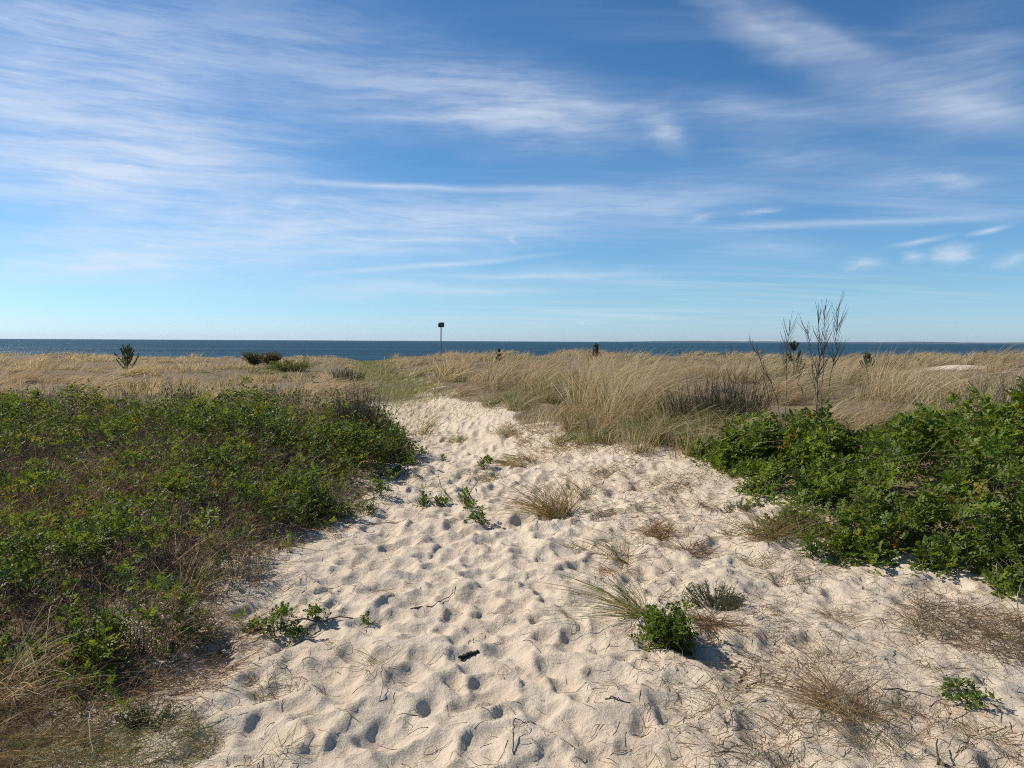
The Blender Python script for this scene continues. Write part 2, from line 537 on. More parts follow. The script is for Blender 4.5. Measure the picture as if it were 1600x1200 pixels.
def edge_d(x, y):
    """>0 inside the path (metres from the nearer edge), <0 in the vegetation"""
    wob = 0.34 * fbm(x * 0.9, y * 0.9, 5, 3) * np.clip(y / 6, .5, 2)
    return np.minimum(x - xl(y), xr(y) - x) + wob


def base_h(x, y):
    r = x - xr(y)
    l = xl(y) - x
    z = 0.34 * sst(r, -1.6, 2.2) * sst(y, 2, 6) + 0.10 * sst(r, -2.5, 0.5) * sst(y, 2.5, 5) + 0.16 * sst(l, 0.0, 2.0)
    veg = sst(np.maximum(r, l), 0.0, 3.0)
    hum = 0.36 * fbm(x * 0.17, y * 0.12, 31, 3) + 0.16 * fbm(x * 0.5, y * 0.4, 37, 2)
    z = z + veg * hum * sst(y, 9, 18)
    z = z + 0.10 * fbm(x * 0.28, y * 0.28, 11, 3) * (1 - 0.4 * veg) * sst(y, 1, 4)
    z = z - 0.06 * sst(y, 30, 50) * veg
    z = z + 0.30 * np.exp(-((x - 18.3) / 1.8) ** 2 - ((y - 30.6) / 1.1) ** 2)
    gap = np.exp(-((x + 11.0) / 2.4) ** 2) * sst(y, 42, 58)
    z = z - 0.30 * gap
    z = z - 2.75 * sst(y, 61, 92) - 1.6 * sst(y, 95, 125)
    return z


# where the big shrubs stand
def bushB_h(x, y):
    """height of the big rose bush at the right"""
    front = np.interp(x, [2.2, 2.5, 2.9, 3.1, 3.6], [5.05, 4.75, 4.6, 4.3, 4.15]) + 0.12 * np.sin(x * 5.1)
    leftx = np.interp(y, [4.5, 5.2, 6.0, 6.6, 9], [2.15, 2.1, 2.15, 2.2, 2.4]) + 0.10 * np.sin(y * 4)
    e = np.minimum(np.minimum((y - front) * 1.1, (x - leftx) * 1.0), 8.6 + 0.25 * np.sin(x * 1.7) - y)
    h = sst(e, -0.05, 1.35) ** 0.7 * (0.62 + 0.10 * sst(x, 3.3, 4.4) - 0.40 * sst(x, 4.4, 5.4))
    dip = np.exp(-((x - 3.7) / 0.5) ** 2 - ((y - 7.7) / 0.9) ** 2)
    return h * (1 - 0.55 * dip) * (0.60 + 0.55 * vn(x * 1.7, y * 1.7, 3) + 0.25 * vn(x * 4.1, y * 4.1, 4))


def bushA_h(x, y):
    h = 0 * x
    for (ax_, ay_, ar_, ah_) in ((2.45, 7.75, .42, .34), (2.95, 8.05, .50, .50), (3.55, 8.3, .48, .50), (2.2, 8.3, .36, .24), (3.1, 7.4, .50, .30), (4.0, 8.0, .4, .34), (2.7, 6.85, .5, .34)):
        h = np.maximum(h, ah_ * (1 - sst(np.sqrt((x - ax_) ** 2 + (y - ay_) ** 2) / ar_, 0.3, 1.1)))
    return h * (0.55 + 0.6 * vn(x * 3.4, y * 3.4, 8) + 0.3 * vn(x * 7, y * 7, 9))


def thick_h(x, y):
    """height of the rose thicket left of the path"""
    l = xl(y) - x + 0.25 * fbm(x * 1.1, y * 1.1, 41, 2)
    back = 12.6 + 1.6 * fbm(x * 0.35, y * 0.0, 44, 3) + 0.9 * sst(-x, 5, 9) - y
    frnt = y - (3.10 + 0.3 * np.sin(x * 1.3))
    e = np.minimum(np.minimum(l * 1.0, back), frnt * 0.6)
    h = sst(e, -0.2, 0.6) * (0.30 + 0.12 * sst(y, 4, 9))
    h = h * (0.50 + 0.85 * vn(x * 0.9, y * 0.7, 46)) * (0.6 + 0.8 * vn(x * 2.6, y * 2.2, 48))
    return h * (1 - 0.6 * np.exp(-((x + 2.15) / .5) ** 2 - ((y - 10.3) / .9) ** 2))


def axis(parts):
    out = [parts[0][0]]
    for a, b, st, gr in parts:
        s = st
        while out[-1] < b - 1e-6:
            out.append(min(out[-1] + (s if gr <= 0 else max(st, gr * abs(out[-1]))), b))
    return np.array(out)


xp = axis([(3.3, 420, 0.03, 0.085)])
xs = np.concatenate([-(xp[1:][::-1] - 0.6), np.arange(-2.7, 3.3 + 1e-6, 0.0145), xp[1:]])
ys = np.concatenate([[-40, -25, -15, -9, -5, -3, -2, -1, 0, 0.5, 1.0, 1.3, 1.55], axis([(1.75, 9, 0.006, 0.0056), (9, 22, 0.05, 0.010), (22, 70, 0.2, 0.022), (70, 140, 2, 0.04)])])
GX, GY = np.meshgrid(xs, ys)
Z = base_h(GX, GY)
ED = edge_d(GX, GY)
sandy = sst(ED, -0.75, -0.05)
near = 1 - sst(GY, 14, 24)
# churned sand
Z += near * (0.032 * fbm(GX * 3.6, GY * 3.2, 61, 3) + 0.012 * fbm(GX * 11, GY * 9, 63, 3) * (0.35 + 0.65 * sandy) * (1 + 0.7 * sst(GX, 0.6, 1.6)))
Z += near * 0.010 * np.abs(fbm(GX * 7, GY * 6, 66, 2)) * sst(GX, 0.6, 1.8)
Zb = Z.copy()
rngf = np.random.default_rng(77)


def window(px_, py, R_):
    i0, i1 = np.searchsorted(ys, [py - R_, py + R_])
    j0, j1 = np.searchsorted(xs, [px_ - R_, px_ + R_])
    return slice(i0, i1), slice(j0, j1)


WX = 0.055 * fbm(GX * 6, GY * 6, 200, 3) * near
WY = 0.055 * fbm(GX * 6 + 5, GY * 6, 230, 3) * near
ENV = np.full(Z.shape, 0.012)
prints = []
for yy in np.arange(1.85, 17.5, 0.165):
    for xx in np.arange(-4.0, 4.4, 0.15):
        px_, py = xx + rngf.uniform(-.085, .085), yy + rngf.uniform(-.09, .09)
        l_, r_ = float(xl(py)), float(xr(py))
        if px_ < l_ + .05 or px_ > min(r_ - .05, l_ + 4.4):
            continue
        mid = float(np.interp(py, [2, 5, 9, 17], [-.15, -.15, -.15, -1.6]))
        tr = math.exp(-((px_ - mid) / (1.05 + .03 * py)) ** 2)
        if rngf.random() < 0.30 + 0.62 * tr:
            la = rngf.uniform(.075, .155)
            prints.append((px_, py, la, rngf.uniform(.62, 1.0), (.006 + la * rngf.uniform(.20, .32)) * (.50 + .50 * tr), rngf.normal(np.pi / 2, .7), False))
for k_ in range(200):
    py = 1.9 + 12 * rngf.random() ** 1.2
    prints.append((float(np.clip(rngf.normal(-.1, .7), xl(py) + .2, xr(py) - .2)), py, rngf.uniform(.12, .15), rngf.uniform(.36, .46), rngf.uniform(.003, .009), rngf.normal(np.pi / 2, .25), True))
for i, (px_, py, la, asp, dep, th, fresh) in enumerate(prints):
    lb = la * asp
    si, sj = window(px_, py, la * 1.75)
    dx, dy = GX[si, sj] - px_ + WX[si, sj], GY[si, sj] - py + WY[si, sj]
    a = (dx * math.cos(th) + dy * math.sin(th)) / la
    b = (-dx * math.sin(th) + dy * math.cos(th)) / lb
    r = np.sqrt(a * a + b * b)
    e_ = ENV[si, sj]
    if fresh:                                   # a later foot: flat sole, firm rim
        b = b * (1 + 0.25 * np.cos(a * 2.4 + .3))
        r = np.sqrt(a * a + b * b)
        kk = 1 - sst(r, .70, 1.05)
        ENV[si, sj] = e_ * (1 - .85 * kk) + (np.mean(e_) - dep * (1 + .5 * a)) * .85 * kk + .30 * dep * np.exp(-((r - 1.2) / .16) ** 2)
    else:
        bowl = -dep * (1 + 0.28 * np.sin(i * 1.7) * a + 0.28 * np.cos(i * 2.3) * b) + (dep + .012) * np.minimum(r, 1.7) ** 2.0
        ENV[si, sj] = np.minimum(e_, bowl)
Z = Z + (np.maximum(ENV, -.052) - .012) * sst(ED, -.35, .1)
# slight slumping of the grains
for _ in range(1):
    Zs = Z.copy()
    Zs[1:-1, 1:-1] = 0.72 * Z[1:-1, 1:-1] + 0.07 * (Z[2:, 1:-1] + Z[:-2, 1:-1] + Z[1:-1, 2:] + Z[1:-1, :-2])
    Z = Zs
Z += near * (0.006 * fbm(GX * 19, GY * 16, 71, 3) + 0.010 * (0.35 - np.abs(fbm(GX * 6.5, GY * 5.5, 73, 3))) * sandy)


def hz(x, y):
    x = np.atleast_1d(np.asarray(x, float))
    y = np.atleast_1d(np.asarray(y, float))
    j = np.clip(np.searchsorted(xs, x) - 1, 0, len(xs) - 2)
    i = np.clip(np.searchsorted(ys, y) - 1, 0, len(ys) - 2)
    fx = np.clip((x - xs[j]) / (xs[j + 1] - xs[j]), 0, 1)
    fy = np.clip((y - ys[i]) / (ys[i + 1] - ys[i]), 0, 1)
    return (Z[i, j] * (1 - fx) + Z[i, j + 1] * fx) * (1 - fy) + (Z[i + 1, j] * (1 - fx) + Z[i + 1, j + 1] * fx) * fy


def on(x, y, dz=0.0):
    x = np.atleast_1d(np.asarray(x, float))
    y = np.atleast_1d(np.asarray(y, float))
    return np.stack([x, y, hz(x, y) + dz], 1)


def pix(u, v):
    """where the line of sight of a photograph pixel meets the ground"""
    d = np.array(ray(u, v))
    t = np.concatenate([np.arange(2.0, 20, 0.01), np.arange(20, 90, 0.05)])
    p = np.array([0, 0, EYE]) + t[:, None] * d
    k = np.nonzero(p[:, 2] < hz(p[:, 0], p[:, 1]))[0]
    return p[k[0]] if len(k) else p[-1]


def at(u, d):
    x = (u - 800) / FPX * d
    return np.array([x, d, float(hz(x, d)[0])])


def top_z(u, v, d):
    return EYE + (533 + 0.005 * (u - 800) - v) / FPX * d


turf = sst(GY, 15.5, 19) * sst(ED, -0.8, 0.4) * (1 - sst(GY, 60, 64))
bare = np.exp(-(((GX - 18.3) / 1.7) ** 2 + ((GY - 29.8) / 0.9) ** 2))        # blow-out in the far right dune
vegc = np.clip(1 - sandy * (1 - 0.0), 0, 1)
vegc = np.maximum(vegc, 0.9 * sst(np.maximum(bushB_h(GX, GY), bushA_h(GX, GY)), 0.12, 0.4))
vegc = np.maximum(vegc, 0.85 * turf)
vegc = vegc * (1 - sst(bare, 0.25, 0.6)) * (1 - sst(GY, 66, 74))
vegc = vegc * np.where(GY < 4.2, np.where(GX > 0, 0.35, 1), 1)
gcol = np.stack([vegc, turf, np.zeros_like(turf)], -1).reshape(-1, 3)
ny_, nx_ = Z.shape
ii = (np.arange(ny_ - 1)[:, None] * nx_ + np.arange(nx_ - 1)[None, :]).reshape(-1, 1)
obj('ground', [(np.stack([GX, GY, Z], -1).reshape(-1, 3), ii + np.array([0, 1, nx_ + 1, nx_]), gcol)], sand_material(), smooth=True,
    kind='structure', label='pale trodden sand of the dune path and the dunes beside it')

# the sea, and the low coast on the other side
sea_y = np.concatenate([[88, 110, 150], np.geomspace(220, 16000, 12)])
sea_x = np.array([-16000, -6000, -2000, -600, -150, 0, 150, 600, 2000, 6000, 16000.0])
sx, sy = np.meshgrid(sea_x, sea_y)
nq = len(sea_x)
ii = (np.arange(len(sea_y) - 1)[:, None] * nq + np.arange(nq - 1)[None, :]).reshape(-1, 1)
obj('sea', [(np.stack([sx, sy, np.full_like(sx, -2.5)], -1).reshape(-1, 3), ii + np.array([0, 1, nq + 1, nq]), None)], sea_material(),
    kind='structure', label='dark blue sea with small waves beyond the dunes')
cx = np.linspace(1650, 11500, 260)
cy = 12500 + 400 * np.sin(cx / 2300)
ch = (34 + 26 * fbm(cx / 900, cx * 0, 9, 4) + 16 * np.maximum(fbm(cx / 160, cx * 0 + 3, 12, 3), 0)) * sst(cx, 1600, 3200) * 0.5
ch = np.maximum(ch, 3)
rows = []
for dy_, k_ in ((0, 0.0), (40, 0.75), (260, 1.0), (900, 0.9), (1500, 0.0)):
    rows.append(np.stack([cx, cy + dy_, -4 + k_ * (ch + 4)], -1))
cv = np.stack(rows, 0)
ii = (np.arange(4)[:, None] * len(cx) + np.arange(len(cx) - 1)[None, :]).reshape(-1, 1)
obj('far_coast', [(cv.reshape(-1, 3), ii + np.array([0, 1, len(cx) + 1, len(cx)]), None)],
    plain_mat('coast_woods', (0.035, 0.055, 0.05), (0.06, 0.08, 0.065), 0.004, 0.9), kind='structure', label='low wooded coast on the horizon across the sea')

# ------------------------------------------------------------------ colours of the plants
STRAW = np.array([[0.52, 0.41, 0.255], [0.65, 0.535, 0.36], [0.43, 0.33, 0.195], [0.56, 0.44, 0.275], [0.36, 0.28, 0.175]])
OLIVE = np.array([[0.17, 0.19, 0.065], [0.23, 0.23, 0.08], [0.13, 0.16, 0.06]])
BROWN = np.array([[0.17, 0.12, 0.08], [0.22, 0.155, 0.10], [0.13, 0.10, 0.075]])
RUST = np.array([[0.30, 0.17, 0.075], [0.25, 0.15, 0.07], [0.36, 0.23, 0.11]])
GREY = np.array([[0.13, 0.10, 0.09], [0.18, 0.145, 0.125], [0.085, 0.064, 0.058]])
ROSE = np.array([[0.082, 0.118, 0.022], [0.110, 0.152, 0.028], [0.058, 0.092, 0.022], [0.145, 0.180, 0.034]])


def pick(pal, n, rng, jit=0.16):
    return pal[rng.integers(0, len(pal), n)] * rng.uniform(1 - jit, 1 + jit, (n, 1))


# ------------------------------------------------------------------ dune grass (a mass nobody could count)
def grass_field():
    rng = np.random.default_rng(5)
    chunks = []
    bands = [(7.5, 11, 9.0, 60), (11, 16, 7.0, 50), (16, 24, 3.4, 44), (24, 36, 2.0, 38), (36, 50, 1.1, 32), (50, 64, 0.9, 28)]   # y0, y1, tufts per m2, blades per tuft
    for (y0, y1, dn, nb, low) in [(a_, b_, c_ * f_, int(d_ * g_), l_) for (a_, b_, c_, d_) in bands for (f_, g_, l_) in ((.32, 2.1, False), (.75, .55, True))]:
        w = y1 * 0.76 + 4
        n = int((y1 - y0) * 2 * w * dn * 1.0)
        ty = rng.uniform(y0, y1, n)
        tx = rng.uniform(-w, w, n)
        keep = (np.abs(tx) < ty * 0.74 + 3.5)
        ed = edge_d(tx, ty)
        pr = sst(-ed, -0.30, 0.35)
        pr = pr * (thick_h(tx, ty) < 0.06) * np.where((bushB_h(tx, ty) > 0.15) | (bushA_h(tx, ty) > 0.12), 0.10 if low else 0.55, 1.0)
        pr = pr * (1 - sst(np.exp(-(((tx - 18.3) / 1.9) ** 2 + ((ty - 29.6) / 1.1) ** 2)), 0.15, 0.5))
        pr = pr * (1 - 0.75 * np.exp(-((tx + 11.0) / 1.8) ** 2) * sst(ty, 44, 58))
        pr = pr * (0.45 + 0.55 * sst(vn(tx * 0.45, ty * 0.35, 91), 0.25, 0.55))
        if not low:
            pr = pr * np.maximum(sst(vn(tx * 0.95, ty * 0.6, 107), 0.24, 0.50), np.where(tx < xl(ty), .5, 0))
        keep &= rng.random(n) < pr
        tx, ty, ed = tx[keep], ty[keep], ed[keep]
        n = len(tx)
        left = tx < xl(ty)
        patch = vn(tx * 0.22, ty * 0.16, 95)
        patch2 = vn(tx * 0.55, ty * 0.35, 97)
        # per tuft: height, lean, colours
        th = rng.uniform(0.44, 0.86, n) * (0.80 + 0.35 * patch) * np.where(left, 0.72, 1.0) * (0.50 + 0.50 * sst(-ed, -0.2, 1.4)) * (0.50 + 0.85 * vn(tx * 0.95, ty * 0.6, 107))
        lean = np.clip(0.25 + 0.85 * vn(tx * 0.6, ty * 0.4, 101) + rng.normal(0, 0.22, n), 0.05, 1.3)
        tus = vn(tx * 0.95, ty * 0.6, 107)
        lean = np.where(left, lean * 1.15, lean)
        la = rng.normal(-0.15, 0.75, n) + 0.9 * (vn(tx * 0.25, ty * 0.2, 103) - 0.5)
        green = np.clip(0.24 + 0.42 * sst(0.9 + ed, 0, 1.4) + 0.5 * (patch2 - 0.55), 0.03, 0.75)
        green = np.where(left, green * 0.55, green)
        gp = np.exp(-(((tx + 10.2) / 3.0) ** 2 + ((ty - 33) / 3.5) ** 2))
        green = np.clip(green + 0.85 * gp, 0, 1)
        th = th * (1 - 0.35 * gp) * (1 - 0.16 * sst(ty, 28, 45))
        th = th * (1 - 0.55 * np.exp(-((tx - 18.3 * ty / 30) / 1.8) ** 2) * sst(ty, 20, 24) * (1 - sst(ty, 29, 31)))
        dead = sst(vn(tx * 0.5 + 9, ty * 0.33, 105), 0.50, 0.72) * np.where(left, 0.85, 0.7)
        dead = np.clip(dead + 0.5 * sst(0.5 - tus, 0.0, 0.25), 0, .92)
        dead = np.maximum(dead, np.where(left, 0.75 * (1 - sst(ty, 14, 18)), 0))
        nbv = nb
        if low:
            th = th * 0.46
            dead = np.clip(dead + 0.35 - 0.3 * sst(ty, 18, 34), 0, .9)
            green = np.clip(green * 1.25 + .08, 0, 1)
        else:
            th = th * (1.12 + 0.22 * (1 - sst(ty, 12, 18)))
            dead = dead * 0.35
        T_ = np.repeat(np.arange(n), nbv)
        N = len(T_)
        a = rng.uniform(0, 2 * np.pi, N)
        r = np.abs(rng.normal(0, 1, N)) * ((0.16 if low else 0.085) + 0.005 * ty[T_])
        bx, by = tx[T_] + r * np.cos(a), ty[T_] + r * np.sin(a)
        base = on(bx, by, -0.02)
        d0 = nrm(np.stack([np.cos(a) * 0.38 + rng.normal(0, .2, N), np.sin(a) * 0.38 + rng.normal(0, .2, N), np.ones(N)], 1))
        u_ = rng.random(N)
        isg = u_ < green[T_]
        isd = (~isg) & (rng.random(N) < dead[T_])
        L = th[T_] * rng.uniform(0.55, 1.22, N) * np.where(isg, 0.82, 1.0) * np.where(isd, 0.6, 1.0)
        lm = (lean[T_] * rng.uniform(0.55, 1.5, N))
        ln = np.stack([np.cos(la[T_]) * lm, np.sin(la[T_]) * lm, -0.22 * lm ** 1.2 - 0.05], 1)
        W = np.maximum(0.0052, 0.00048 * by) * rng.uniform(0.7, 1.35, N)
        c = pick(STRAW, N, rng) * (0.72 + 0.42 * patch2[T_, None] + 0.22 * tus[T_, None])
        c = np.where(isg[:, None], pick(OLIVE, N, rng), c)
        if low:
            c = c * 0.78  # filler blades darkened: shade among the tuft roots put into their colour
        c = np.where(isd[:, None], pick(BROWN, N, rng), c)
        K = 4 if y0 < 36 else 3
        chunks.append(blades(base, d0, L, W, ln, c, K, rng))
    # big bowed tussocks along the right-hand edge of the path
    q = 95
    ty = 7.6 + 9.5 * rng.random(q) ** 1.1
    tx = xr(ty) + rng.uniform(-.25, 1.5, q) + .3 * rng.random(q) * (ty - 7)
    k = (bushA_h(tx, ty) < .12) & (bushB_h(tx, ty) < .12)
    for x_, y_ in zip(tx[k], ty[k]):
        N = 190
        a = rng.uniform(0, 6.28, N)
        r = .13 * np.sqrt(rng.random(N))
        size = rng.uniform(.38, .80) * (.7 + .3 * min(1, max(0, (x_ - float(xr(y_))) / .8)))
        gf = rng.uniform(.15, .75)
        d0 = nrm(np.stack([np.cos(a) * .55 + rng.normal(0, .15, N), np.sin(a) * .55 + rng.normal(0, .15, N), rng.uniform(.7, 1.3, N)], 1))
        kk = rng.uniform(.4, 1.3, N)
        ln = np.stack([np.cos(a) * .25 + .55 * kk, np.sin(a) * .25 - .05 * kk, -.35 * kk - .08], 1)
        c = np.where(rng.random((N, 1)) < gf, pick(OLIVE * 1.2, N, rng), np.where(rng.random((N, 1)) < .25, pick(BROWN, N, rng), pick(STRAW, N, rng)))
        chunks.append(blades(on(x_ + r * np.cos(a), y_ + r * np.sin(a), -.02), d0, size * rng.uniform(.5, 1.2, N), np.full(N, .0058), ln, c, 5, rng))
    obj('dune_grass', chunks, M_STRAW, kind='stuff', label='wind-swept straw-coloured marram grass covering the dunes', category='grass')


grass_field()


def turf_path():
    rng = np.random.default_rng(8)
    n = 42000
    y = 12.5 + 50 * rng.random(n) ** 1.7
    x = xl(y) - 0.8 + rng.random(n) * (xr(y) - xl(y) + 1.6)
    ed = edge_d(x, y)
    pr = sst(ed, -0.7, 0.1) * sst(y, 12.5, 19) * (0.25 + 0.75 * sst(vn(x * 0.8, y * 0.5, 121), 0.25, 0.6))
    k = rng.random(n) < pr
    x, y = x[k], y[k]
    n = len(x)
    a = rng.uniform(0, 6.28, n)
    d0 = nrm(np.stack([np.cos(a) * .5, np.sin(a) * .5, np.ones(n)], 1))
    L = rng.uniform(0.06, 0.20, n) * (0.7 + 0.9 * vn(x * 0.7, y * 0.5, 123))
    ln = np.stack([rng.normal(.35, .3, n), rng.normal(0, .3, n), np.full(n, -.25)], 1)
    g = rng.random(n) < 0.62
    c = np.where(g[:, None], pick(OLIVE * 1.25, n, rng), pick(STRAW * 0.9, n, rng))
    obj('path_turf', [blades(on(x, y, -.01), d0, L, np.maximum(.005, .00055 * y), ln, c, 3, rng)], M_STRAW, kind='stuff',
        label='short olive-green turf where the sandy path runs on to the sea', category='grass')


turf_path()

# ------------------------------------------------------------------ rose thicket left of the path


def rose_thicket():
    rng = np.random.default_rng(21)
    org = on(-4.5, 8.0)[0]
    t = thing('rose_thicket', 'wide low thicket of green rose shrubs and bare twigs left of the sandy path', 'shrub', org)

    def sample(n, p=1.0):
        y = 2.7 + 11.9 * rng.random(n) ** 1.0
        x = xl(y) + 0.3 - rng.random(n) * (y * 0.78 + 1.0)
        h = thick_h(x, y)
        k = (h > 0.05) & (x > -y * 0.76 - 1.2)
        return x[k], y[k], h[k]
    # canes and bare twigs
    x, y, h = sample(17000)
    n = len(x)
    L = h * rng.uniform(0.7, 1.5, n)
    a = rng.uniform(0, 6.28, n)
    d0 = nrm(np.stack([np.cos(a) * .5 + .12, np.sin(a) * .5, np.ones(n) * rng.uniform(.5, 1.3, n)], 1))
    P = wander(on(x, y, -.02), d0, L, rng, 4, 0.28, 0.05)
    rad = np.linspace(1, .45, 4)[None] * np.maximum(rng.uniform(.0016, .0034, n), .00022 * y)[:, None]
    obj('cane', [tubes(P, rad, np.where(rng.random((n, 1)) < .75, pick(GREY, n, rng), pick(BROWN, n, rng)), 3)], M_WOOD, t, org, kind='stuff')
    # leafy shoot tips, thinned in patches so that twigs show
    hx, hy, hh = sample(3600)
    rep_ = rng.integers(2, 6, len(hx))
    x, y = np.repeat(hx, rep_) + rng.normal(0, .075, rep_.sum()), np.repeat(hy, rep_) + rng.normal(0, .075, rep_.sum())
    h = np.maximum(thick_h(x, y), .06)
    dens = (0.20 + 0.80 * sst(vn(x * 1.7, y * 1.3, 131), 0.34, 0.62)) * 0.85
    dens = np.maximum(dens, np.exp(-((xl(y) - x - .5) / .5) ** 2) * sst(y, 6.5, 8))
    k = rng.random(len(x)) < dens * (0.5 + 0.5 * sst(h, .05, .3))
    x, y, h = x[k], y[k], h[k]
    n = len(x)
    zt = h * rng.uniform(0.55, 1.05, n) * np.repeat(rng.uniform(.75, 1.3, len(hx)), rep_)[k]
    tips = on(x, y)
    tips[:, 2] += zt + 0.03
    dirs = nrm(np.stack([rng.normal(0, .4, n), rng.normal(-.1, .4, n), np.ones(n)], 1))
    yl = rng.random(n)
    c = pick(ROSE, n, rng)
    c = np.where((yl < .20)[:, None], np.array([0.17, 0.20, 0.035]), c)
    c = np.where((yl > .965)[:, None], np.array([0.26, 0.16, 0.04]), c)
    nearm = y < 8.0
    ch = [shoots(tips[nearm], dirs[nearm], rng, 7, 0.068, c[nearm], .14, True),
          shoots(tips[~nearm], dirs[~nearm], rng, 7, 0.080, c[~nearm], .14, False)]
    obj('foliage', ch, M_LEAF, t, org, kind='stuff')
    # dry grass growing up through it
    x, y, h = sample(42000)
    k = rng.random(len(x)) < (0.25 + 0.75 * sst(vn(x * .8 + 4, y * .7, 141), .45, .7)) * (1.0 - 0.5 * sst(y, 5, 9))
    x, y, h = x[k], y[k], h[k]
    n = len(x)
    a = rng.uniform(0, 6.28, n)
    d0 = nrm(np.stack([np.cos(a) * .35, np.sin(a) * .35, np.ones(n)], 1))
    ln = np.stack([rng.normal(.35, .35, n), rng.normal(0, .35, n), rng.uniform(-.5, -.1, n)], 1)
    u_ = rng.random((n, 1))
    c = np.where(u_ < .22, pick(RUST, n, rng) * .7, np.where(u_ < .7, pick(BROWN, n, rng) * 1.2, np.where(u_ < .85, pick(OLIVE, n, rng), pick(STRAW, n, rng))))
    obj('dry_grass', [blades(on(x, y, -.01), d0, (h + .10) * rng.uniform(.6, 1.25, n), np.maximum(.0035, .0006 * y), ln, c, 4, rng)], M_STRAW, t, org, kind='stuff')


rose_thicket()


def rose_bush(label, hfun, box, ncane, nshoot, seed, size=0.104, top=None):
    """a bush of many canes; every cane is a part and carries its own leaves"""
    rng = np.random.default_rng(seed)
    x0, x1, y0, y1 = box
    org = on((x0 + x1) / 2, (y0 + y1) / 2)[0]
    t = thing('rose_bush', label, 'shrub', org)
    # leafy tips first, then hand them to the nearest cane
    X = rng.uniform(x0, x1, nshoot * 8)
    Y = rng.uniform(y0, y1, nshoot * 8)
    H = hfun(X, Y)
    gapn = vn(X * 1.9, Y * 1.9, seed + 3)
    k = (H > 0.07) & (rng.random(len(X)) < np.maximum(sst(gapn, 0.32, 0.66), 0.08))
    nh = max(4, nshoot // 6)
    hx, hy = X[k][:nh], Y[k][:nh]
    lift = rng.uniform(.62, 1.25, len(hx)) + (rng.random(len(hx)) < .15) * rng.uniform(.1, .45, len(hx)) * (hx < 4.0)
    X, Y = np.repeat(hx, 6) + rng.normal(0, .065, len(hx) * 6), np.repeat(hy, 6) + rng.normal(0, .065, len(hx) * 6)
    lift = np.repeat(lift, 6)
    H = np.maximum(hfun(X, Y), .05) * lift
    n = len(X)
    lay = rng.random(n)
    zt = H * np.where(lay < .70, rng.uniform(.72, 1.16, n), rng.uniform(.2, .75, n))
    G = np.stack([hfun(X - .12, Y) - hfun(X + .12, Y), hfun(X, Y - .12) - hfun(X, Y + .12)], 1) * 2.2
    tips = on(X, Y)
    tips[:, 2] += zt
    if top is not None:          # the height of its skyline, read off the photograph
        ut = 800 + FPX * X / Y
        zm = top_z(ut, np.interp(ut, *top) + rng.uniform(-20, 45, n), Y)
        tips[:, 2] = np.minimum(tips[:, 2], np.maximum(zm, hz(X, Y) + .08))
    dirs = nrm(np.stack([G[:, 0] * -1 * -1 + rng.normal(0, .25, n), G[:, 1] + rng.normal(0, .25, n), np.full(n, 0.9)], 1))
    # canes
    cx_ = rng.integers(0, n, ncane)
    C0 = np.stack([X[cx_], Y[cx_]], 1)
    own = np.argmin((X[:, None] - C0[None, :, 0]) ** 2 + (Y[:, None] - C0[None, :, 1]) ** 2, 1)
    for ci in range(ncane):
        m = np.nonzero(own == ci)[0]
        if len(m) == 0:
            continue
        ctr = tips[m].mean(0)
        b = on(ctr[0] + rng.normal(0, .12) + 0.08, ctr[1] + 0.22 + rng.normal(0, .1), -.03)[0]
        # main stem from the ground to the middle of its shoots, then a side twig to every tip
        fork = b * 0.45 + ctr * 0.55 + np.array([0, 0, -0.06])
        s = np.linspace(0, 1, 5)[:, None]
        main = b * (1 - s) + fork * s + np.array([rng.normal(0, .05), rng.normal(0, .05), 0.04]) * np.sin(s * np.pi)
        chs = [tubes(main[None], np.linspace(.0075, .0045, 5)[None], pick(GREY, 1, rng), 5)]
        s = np.linspace(0, 1, 4)[None, :, None]
        fk = main[rng.integers(2, 5, len(m))]
        tw = fk[:, None] * (1 - s) + tips[m][:, None] * s + np.stack([rng.normal(0, .02, len(m)), rng.normal(0, .02, len(m)), np.full(len(m), .05)], 1)[:, None] * np.sin(s * np.pi)
        chs.append(tubes(tw, np.repeat(np.linspace(.0036, .0016, 4)[None], len(m), 0), pick(GREY, len(m), rng), 3))
        st = obj('cane', chs, M_WOOD, t, org)
        yl = rng.random(len(m))
        c = pick(ROSE * np.array([1.30, 1.36, 1.15]), len(m), rng)
        c = np.where((yl < .24)[:, None], np.array([0.17, 0.215, 0.036]), c)
        c = np.where((yl > .985)[:, None], np.array([0.30, 0.17, 0.04]), c)
        obj('foliage', [shoots(tips[m], dirs[m], rng, 8, size, c, .15, True)], M_LEAF, st, org, kind='stuff')
    return t


rose_bush('large dense green rose bush at the right edge of the sand', bushB_h, (1.9, 7.2, 4.0, 8.9), 80, 2300, 31, top=([1200, 1340, 1380, 1440, 1520, 1570, 1700], [735, 712, 680, 650, 628, 602, 590]))
rose_bush('smaller rounded green rose bush below the tall bare stalks, right of the path', bushA_h, (1.8, 4.4, 6.3, 9.2), 28, 760, 32, top=([1080, 1110, 1150, 1190, 1240, 1290, 1330, 1370], [700, 680, 660, 648, 665, 640, 668, 690]))


def edge_rose(label, u, v, rx, ry, h, nsh, seed):
    c0 = pix(u, v)

    def hf(x, y):
        r = np.sqrt(((x - c0[0]) / rx) ** 2 + ((y - c0[1]) / ry) ** 2)
        return h * (1 - sst(r, 0.3, 1.1)) * (0.7 + 0.6 * vn(x * 4, y * 4, seed))
    rose_bush(label, hf, (c0[0] - rx, c0[0] + rx, c0[1] - ry, c0[1] + ry), max(5, nsh // 22), nsh, seed, 0.075)


